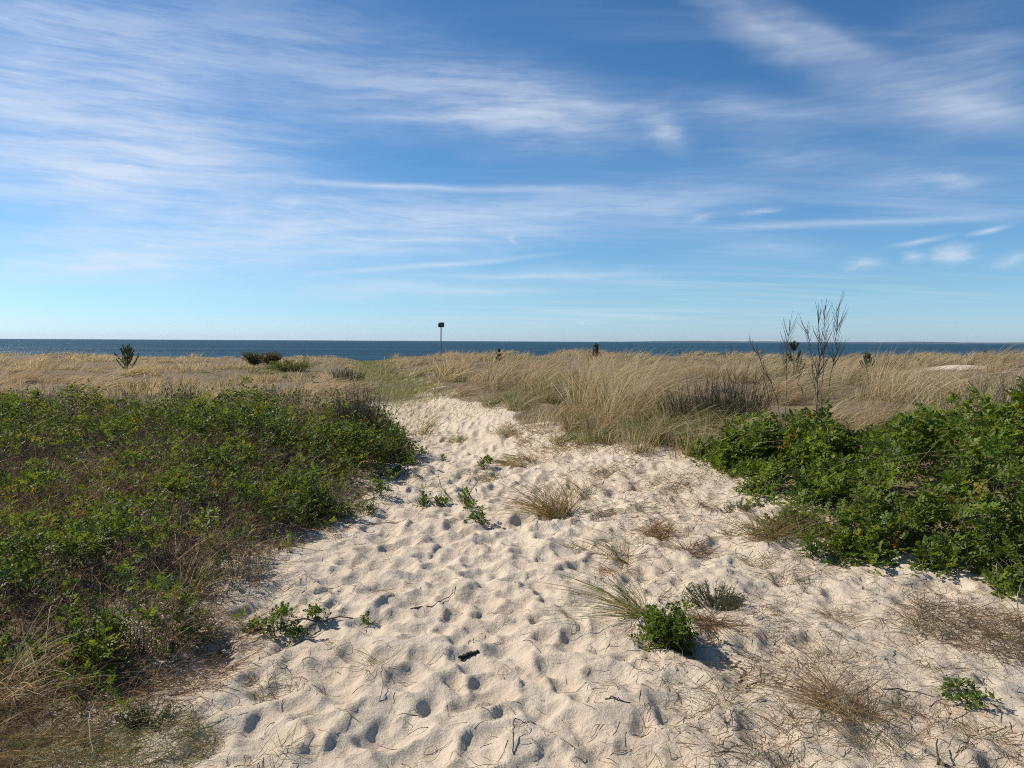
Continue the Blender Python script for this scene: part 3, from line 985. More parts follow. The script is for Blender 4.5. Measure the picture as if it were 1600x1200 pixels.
edge_rose('low bright green rose bush bulging into the path at the thicket edge', 588, 722, 0.62, 1.0, 0.22, 190, 33)
edge_rose('low rose bush at the thicket foot beside the broad tufts of rust-brown grass', 470, 800, 0.45, 0.55, 0.32, 110, 34)

# ------------------------------------------------------------------ small roses on the sand


def rose_sprig(label, u, v, r, h, nsh, seed, size=0.06, twig=None, group=None):
    rng = np.random.default_rng(seed)
    b = pix(u, v)
    t = thing('rose_sprig', label, 'plant', b, group)
    n = nsh
    a = rng.uniform(0, 6.28, n)
    rr = r * np.sqrt(rng.random(n))
    hh = h * np.sqrt(np.clip(1 - (rr / r) ** 2 * 0.75, 0, 1)) * rng.uniform(.3, 1.25, n)
    tips = on(b[0] + rr * np.cos(a), b[1] + rr * np.sin(a) * 0.9)
    tips[:, 2] += hh
    dirs = nrm(np.stack([np.cos(a) * rr / r * .8, np.sin(a) * rr / r * .8, np.full(n, .8)], 1))
    s = np.linspace(0, 1, 4)[None, :, None]
    bs = np.repeat(b[None], n, 0) + np.stack([np.cos(a) * rr * .35, np.sin(a) * rr * .35, np.full(n, -.015)], 1)
    P = bs[:, None] * (1 - s) + tips[:, None] * s + np.array([0, 0, .015]) * np.sin(s * np.pi)
    obj('stem', [tubes(P, np.repeat(np.linspace(.003, .0013, 4)[None], n, 0), pick(BROWN, n, rng), 3)], M_WOOD, t, b)
    c = pick(ROSE * np.array([1.0, 1.12, 1.0]), n, rng)
    c[: max(1, n // 6)] = (0.16, 0.21, 0.035)
    obj('foliage', [shoots(tips, dirs, rng, 7, size, c, h * .45, True)], M_LEAF, t, b, kind='stuff')
    if twig:
        ps = np.array([pix(*q) + np.array([0, 0, z_]) for q, z_ in twig])
        K = 4 * (len(ps) - 1) + 1
        tt = np.linspace(0, len(ps) - 1, K)
        Pq = np.stack([np.interp(tt, np.arange(len(ps)), ps[:, k_]) for k_ in range(3)], 1)
        Pq += rng.normal(0, .006, Pq.shape)
        Pq[:, 2] = np.maximum(Pq[:, 2], hz(Pq[:, 0], Pq[:, 1]) - .002)
        obj('runner', [tubes(Pq[None], np.linspace(.0055, .003, K)[None], GREY[2:3], 5)], M_WOOD, t, b)


rose_sprig('round knee-high rose seedling standing alone on the sand, with a crisp shadow', 1043, 1012, 0.15, 0.20, 75, 301, 0.058)
rose_sprig('small dark rose tuft in mid path beside the long flat strip of grass', 757, 731, 0.11, 0.13, 12, 302)
rose_sprig('leftmost of the rose sprigs grouped in mid path, with two leafy heads', 660, 790, 0.085, 0.13, 9, 303, .055)
rose_sprig('low rose sprig just right of the leftmost one in the mid-path group', 684, 790, 0.07, 0.09, 7, 304, .05)
rose_sprig('rose sprig with a thin leaning twig in the middle of the mid-path group', 697, 786, 0.05, 0.09, 5, 305, .05, [((700, 780), .02), ((690, 768), .05), ((684, 755), .10)])
rose_sprig('tallest rose sprig of the mid-path group, with a forked bare twig behind', 724, 786, 0.08, 0.15, 10, 306, .058, [((728, 784), .02), ((738, 772), .05), ((752, 758), .09)])
rose_sprig('low rose sprig trailing right from the mid-path group', 738, 797, 0.07, 0.06, 6, 307, .05)
rose_sprig('rose seedling nearest the camera in the mid-path group', 749, 816, 0.09, 0.11, 11, 308, .055)
rose_sprig('rose sprig with dark branching twig and long runner at the path edge on the left', 434, 992, 0.10, 0.13, 12, 309, .05,
           [((440, 990), .03), ((470, 982), .05), ((520, 972), .015), ((566, 966), .0)])
rose_sprig('tiny rose sprig at the left end of the left runner group', 402, 986, 0.05, 0.06, 5, 310, .045)
rose_sprig('rose sprig at the low front of the left runner group', 460, 994, 0.05, 0.07, 6, 311, .045)
rose_sprig('rose sprig held up on a thin twig at the right of the left runner group', 496, 972, 0.045, 0.10, 6, 312, .045, [((496, 972), .02), ((478, 984), .01), ((452, 990), .01)])
rose_sprig('single tiny leafy shoot on the sand right of the runner', 574, 975, 0.03, 0.04, 3, 313, .035)
rose_sprig('flat green seedling low on the sand at the far right front', 1512, 1092, 0.10, 0.06, 12, 314, .05)
rose_sprig('small rose sprig on the sand at the foot of the thicket', 596, 776, 0.09, 0.14, 10, 315, .055)
rose_sprig('small rose sprig on the sand just in front of the dry thicket grass', 568, 804, 0.09, 0.08, 9, 316, .05)
rose_sprig('small withered brown seedling by itself in the far path', 690, 720, 0.05, 0.06, 4, 317, .05)
rose_sprig('rose sprig reaching out left from the foot of the big rose bush', 1278, 866, 0.15, 0.13, 16, 318, .065)
rose_sprig('upright rose sprig in the dry grass at the front left', 180, 1020, 0.10, 0.18, 12, 319, .06)

# ------------------------------------------------------------------ single grass tufts on the sand


def tuft(label, u, v, n, h, spread, lean, pal, seed, w=.003, r=.06, name='grass_tuft', mix2=None, f2=.4, group=None):
    rng = np.random.default_rng(seed)
    n, w, h = int(n * 1.15), w * 1.15, h * 1.05
    b = pix(u, v)
    a = rng.uniform(0, 6.28, n)
    rr = r * np.sqrt(rng.random(n))
    base = on(b[0] + rr * np.cos(a), b[1] + rr * np.sin(a), -.008)
    a2 = a + rng.normal(0, 1.0 if r < .1 else 2.0, n)
    d0 = nrm(np.stack([np.cos(a2) * spread + rng.normal(0, .2, n) + lean[0] * .6, np.sin(a2) * spread + rng.normal(0, .2, n) + lean[1] * .6, rng.uniform(.25, 1.2, n)], 1))
    k = rng.uniform(.5, 1.4, (n, 1))
    ln = np.concatenate([np.array([lean]) * k + d0[:, :2] * .35 * k, -.14 - .22 * k * rng.random((n, 1))], 1)
    c = pick(pal, n, rng)
    if mix2 is not None:
        c = np.where(rng.random((n, 1)) < f2, pick(mix2, n, rng), c)
    L = h * rng.uniform(.45, 1.25, n)
    V, F, C = blades(base, d0, L, np.full(n, w) * rng.uniform(.7, 1.3, n), ln, c, 5, rng)
    V[:, 2] = np.maximum(V[:, 2], hz(V[:, 0], V[:, 1]) + .002)
    o = obj(name, [(V, F, C)], M_STRAW, None, b, label=label, category='grass')
    if group:
        o['group'] = group
    return o


GG = 'grass tufts on the sand'
OG = OLIVE * 1.1
tuft('large bowed grass tuft, green above rust-brown, in mid path right', 868, 806, 260, .44, .5, (-.30, .10), RUST * 1.1, 401, .0042, .14, mix2=OG, f2=.45, group=GG)
tuft('thin green grass tuft behind the large bowed tuft in mid path', 905, 772, 70, .30, .5, (-.2, .1), OG, 402, .004, .12, mix2=STRAW, f2=.5, group=GG)
tuft('rounded rust-brown tuft of dead grass on the right sand slope', 1028, 836, 230, .17, .7, (.05, -.15), RUST * .85, 403, .0034, .10, mix2=STRAW, f2=.25, group=GG)
tuft('ragged brown dead tuft with fallen stems just right of the rounded rust-brown one', 1083, 862, 150, .15, .9, (.05, -.2), BROWN, 404, .0034, .12, mix2=RUST, f2=.4, group=GG)
tuft('sparse short tuft with a dark fallen stem on the right sand slope', 968, 872, 60, .22, .7, (-.25, .0), OG, 405, .0032, .07, mix2=RUST, f2=.6, group=GG)
tuft('dry rust tuft low on the sand just below the sparse short tuft', 966, 894, 70, .14, .8, (-.15, -.1), RUST, 406, .003, .09, group=GG)
tuft('long fan of grey-green blades bowed to the left beside the round rose seedling', 1000, 962, 130, .36, .35, (-.50, .05), OLIVE * 1.05, 407, .0030, .05, mix2=STRAW, f2=.35, group=GG)
tuft('dead brown skirt of grass under the grey-green mugwort', 1105, 975, 200, .16, .9, (.0, -.35), BROWN * 1.1, 408, .003, .10, mix2=RUST, f2=.3, group=GG)
tuft('dense green and brown grass tuft at the left foot of the big rose bush', 1206, 838, 330, .36, .6, (.05, .0), OG, 409, .0036, .15, mix2=RUST, f2=.45, group=GG)
tuft('brown dry skirt of grass tucked under the big rose bush', 1262, 838, 220, .28, .7, (.25, -.1), RUST * .8, 410, .0034, .18, mix2=STRAW, f2=.4, group=GG)
tuft('large loose tuft of straw and rust stems at the right front', 1318, 1105, 330, .26, .8, (-.15, .05), STRAW * .75, 411, .0022, .14, mix2=RUST * .8, f2=.5, group=GG)
tuft('sparse upright straw tuft just above the loose right front tuft', 1300, 1040, 70, .22, .6, (-.05, .1), STRAW * .8, 412, .0022, .12, mix2=OG, f2=.3, group=GG)
tuft('thin dry tuft left of the loose right front tuft', 1210, 1060, 90, .20, .9, (-.2, .1), BROWN * 1.3, 413, .002, .16, mix2=STRAW * .8, f2=.4, group=GG)
tuft('grey-green thin grass lying along the bottom edge at right', 1370, 1165, 110, .24, 1.0, (-.1, .0), OLIVE, 414, .0019, .18, mix2=STRAW * .8, f2=.5, group=GG)
tuft('thin tuft at the bottom edge right of centre', 1190, 1185, 60, .16, .9, (-.15, .1), BROWN * 1.2, 415, .0018, .10, mix2=OLIVE, f2=.4, group=GG)
tuft('small rust tuft on bare sand between the mugwort and the big rose bush', 1312, 968, 90, .12, .9, (.0, -.1), RUST * .8, 416, .0024, .09, mix2=STRAW, f2=.3, group=GG)
tuft('thin green tuft on the sand below the big rose bush', 1440, 985, 80, .18, .7, (-.1, .0), STRAW * .85, 417, .0024, .12, mix2=OG, f2=.45, group=GG)
tuft('wide mat of dead brown grass below the right end of the big rose bush', 1530, 985, 620, .18, 1.1, (.0, -.1), BROWN * 1.15, 418, .0026, .38, mix2=RUST * .8, f2=.3, group=GG)
tuft('dead brown mat of grass in the right corner of the sand slope', 1600, 1010, 380, .18, 1.1, (-.1, -.1), BROWN * 1.1, 419, .0026, .30, mix2=OLIVE, f2=.25, group=GG)
tuft('long flat strip of green and rust grass lying across the mid path', 812, 722, 200, .22, .9, (-.45, .0), OG, 420, .0045, .22, mix2=RUST, f2=.5, group=GG)
tuft('small green hump of grass in the far path', 716, 688, 150, .14, .8, (-.1, .0), OG, 421, .005, .16, mix2=STRAW, f2=.3, group=GG)
tuft('green grass tuft by the dune foot in the far path', 788, 676, 140, .22, .6, (.1, .0), OG, 422, .0048, .18, mix2=STRAW, f2=.4, group=GG)
tuft('flat thin grass lying in the path behind the rose sprigs', 768, 748, 90, .20, 1.0, (-.4, .0), OLIVE, 423, .0038, .16, mix2=RUST, f2=.4, group=GG)
tuft('loose sheaf of bleached straw at the left edge', 14, 1085, 120, .27, .6, (.25, -.15), STRAW, 424, .0034, .16, mix2=STRAW * .8, f2=.4, group=GG)
tuft('tall green-yellow blades at the left edge above the bleached sheaf', 4, 1060, 40, .34, .4, (.1, .0), OG * 1.1, 425, .0042, .08, mix2=STRAW, f2=.3, group=GG)
tuft('soft mat of fine green grass in the bottom left corner', 95, 1178, 700, .11, .9, (.1, .0), OLIVE * 1.0, 426, .0018, .20, mix2=STRAW * .8, f2=.25, group=GG)
tuft('mat of fine green grass at the sand edge, bottom left', 245, 1160, 900, .10, 1.0, (.15, .0), OLIVE * 1.05, 427, .0018, .22, mix2=RUST, f2=.22, group=GG)
tuft('rust-brown mat of dry grass between thicket and sand at front left', 250, 1045, 700, .15, 1.1, (.2, -.1), RUST * .75, 428, .0024, .34, mix2=BROWN, f2=.4, group=GG)
tuft('brown mat of dry grass along the thicket foot, left of the runner group', 330, 985, 420, .14, 1.1, (.2, -.1), BROWN * 1.3, 429, .0024, .28, mix2=RUST, f2=.4, group=GG)
tuft('dead brown litter mat at the far left front', 110, 1100, 600, .16, 1.1, (.2, -.1), BROWN * 1.2, 430, .0024, .34, mix2=STRAW * .7, f2=.3, group=GG)
tuft('bright green grass clump standing in the thicket edge at front', 285, 935, 130, .30, .4, (.05, .0), OG * 1.15, 431, .0036, .08, mix2=STRAW, f2=.3, group=GG)
tuft('small grey-green tuft on the sand just right of the bottom left mat', 415, 1075, 34, .14, .8, (.1, .0), OLIVE, 432, .0022, .04, group=GG)
tuft('short thin tuft in the trodden sand left of the path middle', 590, 1040, 40, .15, .9, (-.1, .1), OLIVE, 433, .002, .07, mix2=BROWN, f2=.5, group=GG)
tuft('few short blades in the sand at the bottom left of the path', 425, 1175, 40, .14, .9, (.1, .0), OLIVE, 434, .002, .08, mix2=BROWN, f2=.3, group=GG)

# more ragged seedlings of grass along the right slope: each one its own plant
rg = np.random.default_rng(440)
SPOTS = [(836, 762, 'left of the large bowed tuft'), (940, 742, 'on the slope just under the right grass edge'), (1062, 764, 'right under the leftmost broom bush'),
         (1104, 792, 'left of the small mugwort cushion'), (1000, 800, 'just above the rounded rust-brown tuft'), (942, 806, 'between the large bowed tuft and the rounded rust-brown one'),
         (1142, 836, 'left of the dense tuft by the big rose bush'), (1190, 884, 'below the dense tuft by the big rose bush'), (906, 858, 'left of the sparse tuft with the fallen stem'),
         (1234, 908, 'on bare sand left of the small rust tuft'), (1404, 1012, 'below the thin green tuft by the big rose bush'), (1462, 1052, 'just above the flat green seedling'),
         (1250, 1135, 'left of the large loose tuft at the right front'), (1128, 1100, 'below the round rose seedling and to its right'), (1420, 1112, 'left of the flat green seedling'),
         (1545, 1152, 'in the bottom right corner')]
for i, (u, v, wh) in enumerate(SPOTS):
    tuft('sparse scrap of thin dry grass ' + wh, u, v, int(rg.integers(30, 70)), rg.uniform(.12, .24), .9,
         (rg.normal(-.1, .2), rg.normal(0, .1)), [RUST, STRAW * .8, BROWN * 1.3][i % 3], 441 + i, .0022 + .0001 * max(0, (1000 - v) / 20), .10,
         mix2=OLIVE, f2=rg.uniform(.1, .6), group='scraps of dry grass on the right slope')

# ------------------------------------------------------------------ grey-green mugwort cushions


def mugwort(label, u, v, r, h, n, seed):
    rng = np.random.default_rng(seed)
    b = pix(u, v)
    t = thing('mugwort', label, 'plant', b)
    a = rng.uniform(0, 6.28, n)
    rr = r * np.sqrt(rng.random(n))
    bs = on(b[0] + rr * np.cos(a) * .6, b[1] + rr * np.sin(a) * .5, -.01)
    d0 = nrm(np.stack([np.cos(a) * rr / r * 1.3, np.sin(a) * rr / r * 1.1, np.full(n, .7)], 1))
    L = h * rng.uniform(.7, 1.2, n)
    P = wander(bs, d0, L, rng, 4, .12, .1)
    obj('stem', [tubes(P, np.repeat(np.linspace(.002, .001, 4)[None], n, 0), pick(BROWN, n, rng), 3)], M_WOOD, t, b)
    k = 22
    s = rng.uniform(.25, 1.0, (n, k))
    idx = np.clip((s * 3).astype(int), 0, 2)
    fr = s * 3 - idx
    A = np.take_along_axis(P, idx[..., None], 1)
    B = np.take_along_axis(P, idx[..., None] + 1, 1)
    Q = (A * (1 - fr[..., None]) + B * fr[..., None]).reshape(-1, 3)
    m = len(Q)
    dd = nrm(rng.normal(0, 1, (m, 3)) + np.array([0, 0, .6]))
    c = pick(np.array([[0.075, 0.10, 0.055], [0.10, 0.125, 0.075], [0.055, 0.08, 0.04]]), m, rng)
    obj('foliage', [blades(Q, dd, rng.uniform(.012, .026, m), np.full(m, .0028), np.zeros((m, 3)), c, 3, rng)], M_LEAF, t, b, kind='stuff')


mugwort('grey-green cushion of mugwort on the sand behind the round rose seedling', 1118, 948, .17, .13, 130, 501)
mugwort('small grey-green mugwort cushion left of the tuft by the big rose bush', 1152, 796, .17, .09, 60, 502)
mugwort('tiny grey-green mugwort plant at the bottom left sand edge', 232, 1128, .10, .07, 40, 503)

# ------------------------------------------------------------------ broom: upright dark stems


def broom(label, u, d, vtop, n, spread, seed, green=0.35, lean=(0, 0), r0=0.12, group='broom bushes'):
    rng = np.random.default_rng(seed)
    b = at(u, d)
    h = top_z(u, vtop, d) - b[2]
    t = thing('broom_bush', label, 'shrub', b, group)
    a = rng.uniform(0, 6.28, n)
    k = np.sqrt(rng.random(n))
    bs = on(b[0] + r0 * k * np.cos(a), b[1] + r0 * k * np.sin(a), -.02)
    d0 = nrm(np.stack([np.cos(a) * spread * k + lean[0], np.sin(a) * spread * k + lean[1], np.ones(n)], 1))
    L = h * rng.uniform(.55, 1.05, n) * (1.05 - .25 * k)
    P = wander(bs, d0, L, rng, 5, .10, .06)
    rad = np.linspace(1, .35, 5)[None] * np.full((n, 1), max(.0028, .00032 * d))
    c = pick(np.array([[0.115, 0.085, 0.07], [0.15, 0.115, 0.095], [0.09, 0.07, 0.06]]), n, rng)
    ch = [tubes(P, rad, c, 3)]
    # side twigs
    m = n * 3
    i = rng.integers(0, n, m)
    j = rng.integers(1, 4, m)
    bd = nrm(P[i, j + 1] - P[i, j] + rng.normal(0, .012, (m, 3)))
    Q = wander(P[i, j], nrm(bd + rng.normal(0, .28, (m, 3))), L[i] * rng.uniform(.2, .45, m), rng, 3, .1, .12)
    ch.append(tubes(Q, np.linspace(1, .4, 3)[None] * np.full((m, 1), max(.0017, .0002 * d)), c[i], 3))
    obj('stem', ch, M_WOOD, t, b, kind='stuff')
    # small dark leaves on the lower stems
    q = int(n * 26 * green)
    i = rng.integers(0, n, q)
    s = rng.random(q) ** 1.3 * 2.6
    j = s.astype(int)
    f = (s - j)[:, None]
    Qp = P[i, j] * (1 - f) + P[i, j + 1] * f + rng.normal(0, .012, (q, 3))
    dd = nrm(rng.normal(0, .6, (q, 3)) + np.array([0, 0, 1.0]))
    cl = pick(np.array([[0.045, 0.07, 0.022], [0.06, 0.09, 0.03], [0.085, 0.10, 0.035]]), q, rng)
    obj('foliage', [blades(Qp, dd, rng.uniform(.03, .07, q), np.full(q, max(.005, .0007 * d)), np.zeros((q, 3)), cl, 3, rng)], M_LEAF, t, b, kind='stuff')


broom('dark upright broom bush where the thicket meets the path', 562, 10.4, 592, 230, .42, 601, .5, r0=.22)
broom('dark round-crowned broom bush, leftmost of three on the right dune', 1078, 9.9, 584, 150, .60, 602, .6, r0=.2)
broom('middle broom bush of the three dark ones on the right dune', 1122, 10.1, 580, 120, .42, 603, .6, r0=.2)
broom('tallest of the three broom bushes, right beside the small rose bush', 1160, 9.6, 556, 130, .45, 604, .9, r0=.2)
broom('bare grey broom stems standing behind the thicket, left of the sign', 292, 13.2, 588, 80, .18, 605, .02, r0=.28)
broom('sparse bare broom stems behind the thicket, near the left pine', 196, 13.2, 588, 50, .30, 606, .02, r0=.15)
broom('upright broom stems rising behind the big rose bush', 1548, 8.9, 572, 90, .25, 607, .3, r0=.25)
broom('broom stems rising behind the big rose bush at the right border', 1592, 8.7, 566, 80, .25, 608, .4, r0=.22)
broom('low grey-brown broom scrub at the back of the thicket, far left', 80, 14.0, 592, 90, .6, 609, .1, r0=.4)
broom('low grey-brown broom scrub in the grass behind the thicket', 440, 15.0, 594, 110, .6, 610, .08, r0=.5)
broom('low dark scrub in the grass hollow left of the path turf', 545, 27.0, 572, 110, .7, 611, .25, r0=.5)
broom('low dark scrub in the dune grass right of the path end', 945, 15.5, 600, 120, .7, 612, .12, r0=.45)

# ------------------------------------------------------------------ tall bare stalks


def stalk(label, pts, d, n_br, seed, br_len=.34, start=.35, rad=.0052):
    """a tall dead stalk: pts are photo pixels from foot to top at distance d"""
    rng = np.random.default_rng(seed)
    b = at(pts[0][0], d)
    t = thing('bare_stalk', label, 'plant', b, 'tall bare stalks')
    ps = [b - np.array([0, 0, .03])]
    for (u, v) in pts[1:]:
        ps.append(np.array([(u - 800) / FPX * d, d + rng.normal(0, .05), top_z(u, v, d)]))
    ps = np.array(ps)
    K = 12
    tt = np.linspace(0, len(ps) - 1, K)
    P = np.stack([np.interp(tt, np.arange(len(ps)), ps[:, k]) for k in range(3)], 1) + rng.normal(0, .006, (K, 3))
    obj('stem', [tubes(P[None], np.linspace(rad, rad * .3, K)[None], np.array([[0.19, 0.15, 0.13]]), 5)], M_WOOD, t, b)
    n_br = int(n_br * 1.7)
    s = rng.uniform(start, .97, n_br) * (K - 1)
    i = np.clip(s.astype(int), 0, K - 2)
    f = (s - i)[:, None]
    B = P[i] * (1 - f) + P[i + 1] * f
    an = rng.uniform(0, 6.28, n_br)
    ax = nrm(P[i + 1] - P[i])
    d0 = nrm(ax + np.stack([np.cos(an) * .55, np.sin(an) * .55, np.zeros(n_br)], 1))
    L = br_len * rng.uniform(.5, 1.2, n_br) * (1.15 - .5 * s / (K - 1))
    Q = wander(B, d0, L, rng, 4, .06, .16)
    for k in range(n_br):
        obj('branch', [tubes(Q[k:k + 1], np.linspace(rad * .55, rad * .28, 4)[None], pick(GREY, 1, rng), 3)], M_WOOD, t, b)


stalk('tallest bare branching stalk, rightmost of the group above the small rose bush', [(1292, 650), (1300, 590), (1305, 540), (1308, 474)], 8.6, 26, 701, .36, .40)
stalk('bare stalk with upright twigs just left of the tallest one', [(1281, 650), (1284, 580), (1286, 530), (1290, 478)], 8.7, 20, 702, .30, .45)
stalk('bare stalk with a bundle of thin twigs in the middle of the tall group', [(1277, 650), (1280, 600), (1282, 545), (1276, 490)], 8.6, 20, 703, .28, .25, .0085)
stalk('thin leaning bare stalk at the left of the tall group', [(1285, 655), (1272, 590), (1262, 530), (1252, 505)], 8.8, 9, 704, .22, .5, .006)
stalk('bare stalk with a narrow brushy top, standing apart left of the tall group', [(1230, 660), (1232, 600), (1228, 550), (1234, 500)], 8.5, 20, 705, .30, .35)
stalk('short slanting bare stalk at the left foot of the narrow one', [(1232, 670), (1215, 620), (1205, 600), (1196, 575)], 8.5, 8, 706, .16, .3, .006)
stalk('thin dark stalk leaning left over the dune grass by the broom bushes', [(1212, 640), (1196, 600), (1186, 565), (1172, 532)], 10.5, 12, 707, .22, .4, .007)
stalk('thin slanting stalk right of the path in front of the tall group', [(1272, 650), (1262, 620), (1252, 600), (1246, 578)], 8.4, 6, 708, .14, .3, .005)

# ------------------------------------------------------------------ small pines


def pine(label, u, d, vtop, seed, whorls=4, wide=.5, nb=5, dark=1.0):
    rng = np.random.default_rng(seed)
    b = at(u, d)
    h = top_z(u, vtop, d) - b[2]
    t = thing('pine_sapling', label, 'tree', b, 'young pines in the dunes')
    K = 6
    P = np.stack([np.linspace(0, 1, K) ** 1 * .0 + b[0] + rng.normal(0, .01, K), np.full(K, b[1]), b[2] - .03 + np.linspace(0, h * .97, K)], 1)
    obj('trunk', [tubes(P[None], np.linspace(.022, .006, K)[None] * h, np.array([[0.12, 0.085, 0.06]]), 6)], M_WOOD, t, b)
    brs = []
    for w in range(whorls):
        f = .12 + .72 * w / max(1, whorls - 1)
        for k in range(nb):
            a = 6.28 * k / nb + rng.uniform(0, 1.2)
            L = h * wide * (1.05 - .72 * f) * rng.uniform(.75, 1.2)
            d0 = nrm(np.array([[math.cos(a), math.sin(a), .75 + .5 * f]]))
            base = np.array([[b[0], b[1], b[2] + h * f * .92]])
            brs.append(wander(base, d0, np.array([L]), rng, 5, .06, .16)[0])
    brs.append(np.stack([np.linspace(P[-2, 0], P[-1, 0], 5), np.full(5, b[1]), np.linspace(b[2] + h * .7, b[2] + h, 5)], 1))
    for q in brs:
        br = obj('branch', [tubes(q[None], np.linspace(.011, .005, 5)[None] * h, np.array([[0.13, 0.10, 0.06]]), 4)], M_WOOD, t, b)
        m = 190
        s = rng.uniform(.15, 1, m) * 4
        j = np.clip(s.astype(int), 0, 3)
        f = (s - j)[:, None]
        Q = q[j] * (1 - f) + q[j + 1] * f
        ax = nrm(q[j + 1] - q[j])
        dd = nrm(ax * .8 + rng.normal(0, .5, (m, 3)))
        c = pick(np.array([[0.065, 0.095, 0.034], [0.085, 0.115, 0.04], [0.11, 0.12, 0.045]]), m, rng) * dark
        obj('needles', [blades(Q, dd, rng.uniform(.05, .085, m) * h, np.full(m, max(.0045, .00055 * d)), np.zeros((m, 3)), c, 2, rng)], M_NEEDLE, br, b, kind='stuff')


pine('young pine with a tall leader shoot in the dry grass at the far left', 199, 30.0, 545, 801, 4, .85, 6)
pine('small brownish young pine on the crest right of the sign', 780, 40.0, 545, 802, 3, .42, dark=1.2)
pine('small upright young pine on the crest right of centre', 931, 36.0, 537, 803, 4, .42)
pine('dark young pine behind the narrow bare stalk', 1240, 24.0, 534, 804, 3, .50, dark=.7)
pine('broad low young pine in the grass right of the tall bare stalks', 1356, 26.0, 552, 805, 4, .60)
pine('tiny young pine far off on the right dune', 1540, 44.0, 548, 806, 3, .45)


def dark_shrub(label, u, d, vtop, r, seed, col):
    rng = np.random.default_rng(seed)
    b = at(u, d)
    h = top_z(u, vtop, d) - b[2]
    t = thing('dune_shrub', label, 'shrub', b)
    n = 90
    a = rng.uniform(0, 6.28, n)
    k = np.sqrt(rng.random(n))
    d0 = nrm(np.stack([np.cos(a) * k * 1.3 * r / h, np.sin(a) * k * r / h, np.full(n, 1.0)], 1))
    P = wander(np.repeat((b - [0, 0, .03])[None], n, 0), d0, h * rng.uniform(.7, 1.05, n) * (1 + .3 * k * r / h), rng, 4, .12, 0)
    obj('stem', [tubes(P, np.repeat(np.linspace(.012, .006, 4)[None], n, 0), pick(GREY, n, rng), 3)], M_WOOD, t, b, kind='stuff')
    q = 2600
    i = rng.integers(0, n, q)
    s = rng.uniform(.5, 2.98, q)
    j = s.astype(int)
    f = (s - j)[:, None]
    Q = P[i, j] * (1 - f) + P[i, j + 1] * f + rng.normal(0, .05, (q, 3))
    obj('foliage', [blades(Q, nrm(rng.normal(0, 1, (q, 3)) + [0, 0, .6]), rng.uniform(.06, .12, q), np.full(q, .03), np.zeros((q, 3)), pick(col, q, rng), 3, rng)], M_LEAF, t, b, kind='stuff')


dark_shrub('dark rounded shrub on the crest, left of the sign', 398, 42.0, 549, .75, 811, np.array([[0.06, 0.085, 0.032], [0.085, 0.10, 0.04]]))
dark_shrub('dark brownish shrub on the crest beside the dark rounded one', 424, 41.0, 550, .7, 812, np.array([[0.12, 0.095, 0.05], [0.085, 0.085, 0.04]]))
dark_shrub('yellow-green low shrub patch in the grass left of the path end', 452, 34.0, 559, 2.2, 813, np.array([[0.16, 0.17, 0.04], [0.11, 0.13, 0.035]]))

# ------------------------------------------------------------------ the sign on its post


def box(c, s):
    x, y, z = [np.array([-.5, .5]) * k for k in s]
    v = np.array([[a, b_, c_] for a in x for b_ in y for c_ in z]) + np.array(c)
    f = np.array([[0, 1, 3, 2], [4, 6, 7, 5], [0, 4, 5, 1], [2, 3, 7, 6], [0, 2, 6, 4], [1, 5, 7, 3]])
    return v, f, None


def sign():
    d = 55.0
    b = at(689, d)
    zt = top_z(689, 504, d)
    zb = top_z(689, 511.4, d)
    t = thing('sign', 'dark sign board on a thin grey post standing on the dune crest', 'sign', b)
    P = np.array([[[b[0], b[1], b[2] - .2], [b[0] + .01, b[1], (b[2] + zt) / 2], [b[0] + .02, b[1], zt - .05]]])
    obj('post', [tubes(P, np.full((1, 3), .042), None if False else np.array([[.3, .3, .3]]), 10)], plain_mat('post_metal', (0.10, 0.11, 0.12), (0.16, 0.17, 0.175), 8, .55, .3), t, b, smooth=True)
    w, h = 0.45, zt - zb
    c = np.array([b[0] + .03, b[1] - .07, (zt + zb) / 2])
    # rounded board
    n = 6
    r = .06
    o = []
    for cxn, czn, a0 in ((w / 2 - r, h / 2 - r, 0), (-w / 2 + r, h / 2 - r, 90), (-w / 2 + r, -h / 2 + r, 180), (w / 2 - r, -h / 2 + r, 270)):
        for k in range(n):
            a = R(a0 + 90 * k / (n - 1))
            o.append((cxn + r * math.cos(a), czn + r * math.sin(a)))
    o = np.array(o)
    m = len(o)

    def plate(y0, y1, s=1.0):
        v = np.concatenate([np.stack([o[:, 0] * s, np.full(m, y0), o[:, 1] * s], 1), np.stack([o[:, 0] * s, np.full(m, y1), o[:, 1] * s], 1)]) + c
        i = np.arange(m)
        return v, [np.stack([i, (i + 1) % m, (i + 1) % m + m, i + m], 1), np.arange(m)[None, ::-1], (np.arange(m) + m)[None]], None
    bd = obj('board', [plate(-.012, .012)], plain_mat('board_green', (0.018, 0.03, 0.03), (0.03, 0.042, 0.04), 10, .45), t, b)
    # raised edge of the board and two faded pale lines of print
    obj('print', [box(c + np.array([-.02, -.0155, .035]), (.20, .003, .03)), box(c + np.array([.03, -.0155, -.02]), (.14, .003, .022))],
        plain_mat('faded_print', (0.10, 0.12, 0.12), (0.15, 0.17, 0.165), 30, .6), bd, b)
    for s in (-1, 1):
        obj('clamp', [box(c + np.array([-.01, .04, s * .09]), (.12, .05, .025))], plain_mat('clamp_metal', (.2, .2, .2), (.3, .3, .3), 20, .5, .6), t, b)


sign()

# ------------------------------------------------------------------ sticks, reeds, litter
WG = np.random.default_rng(900)


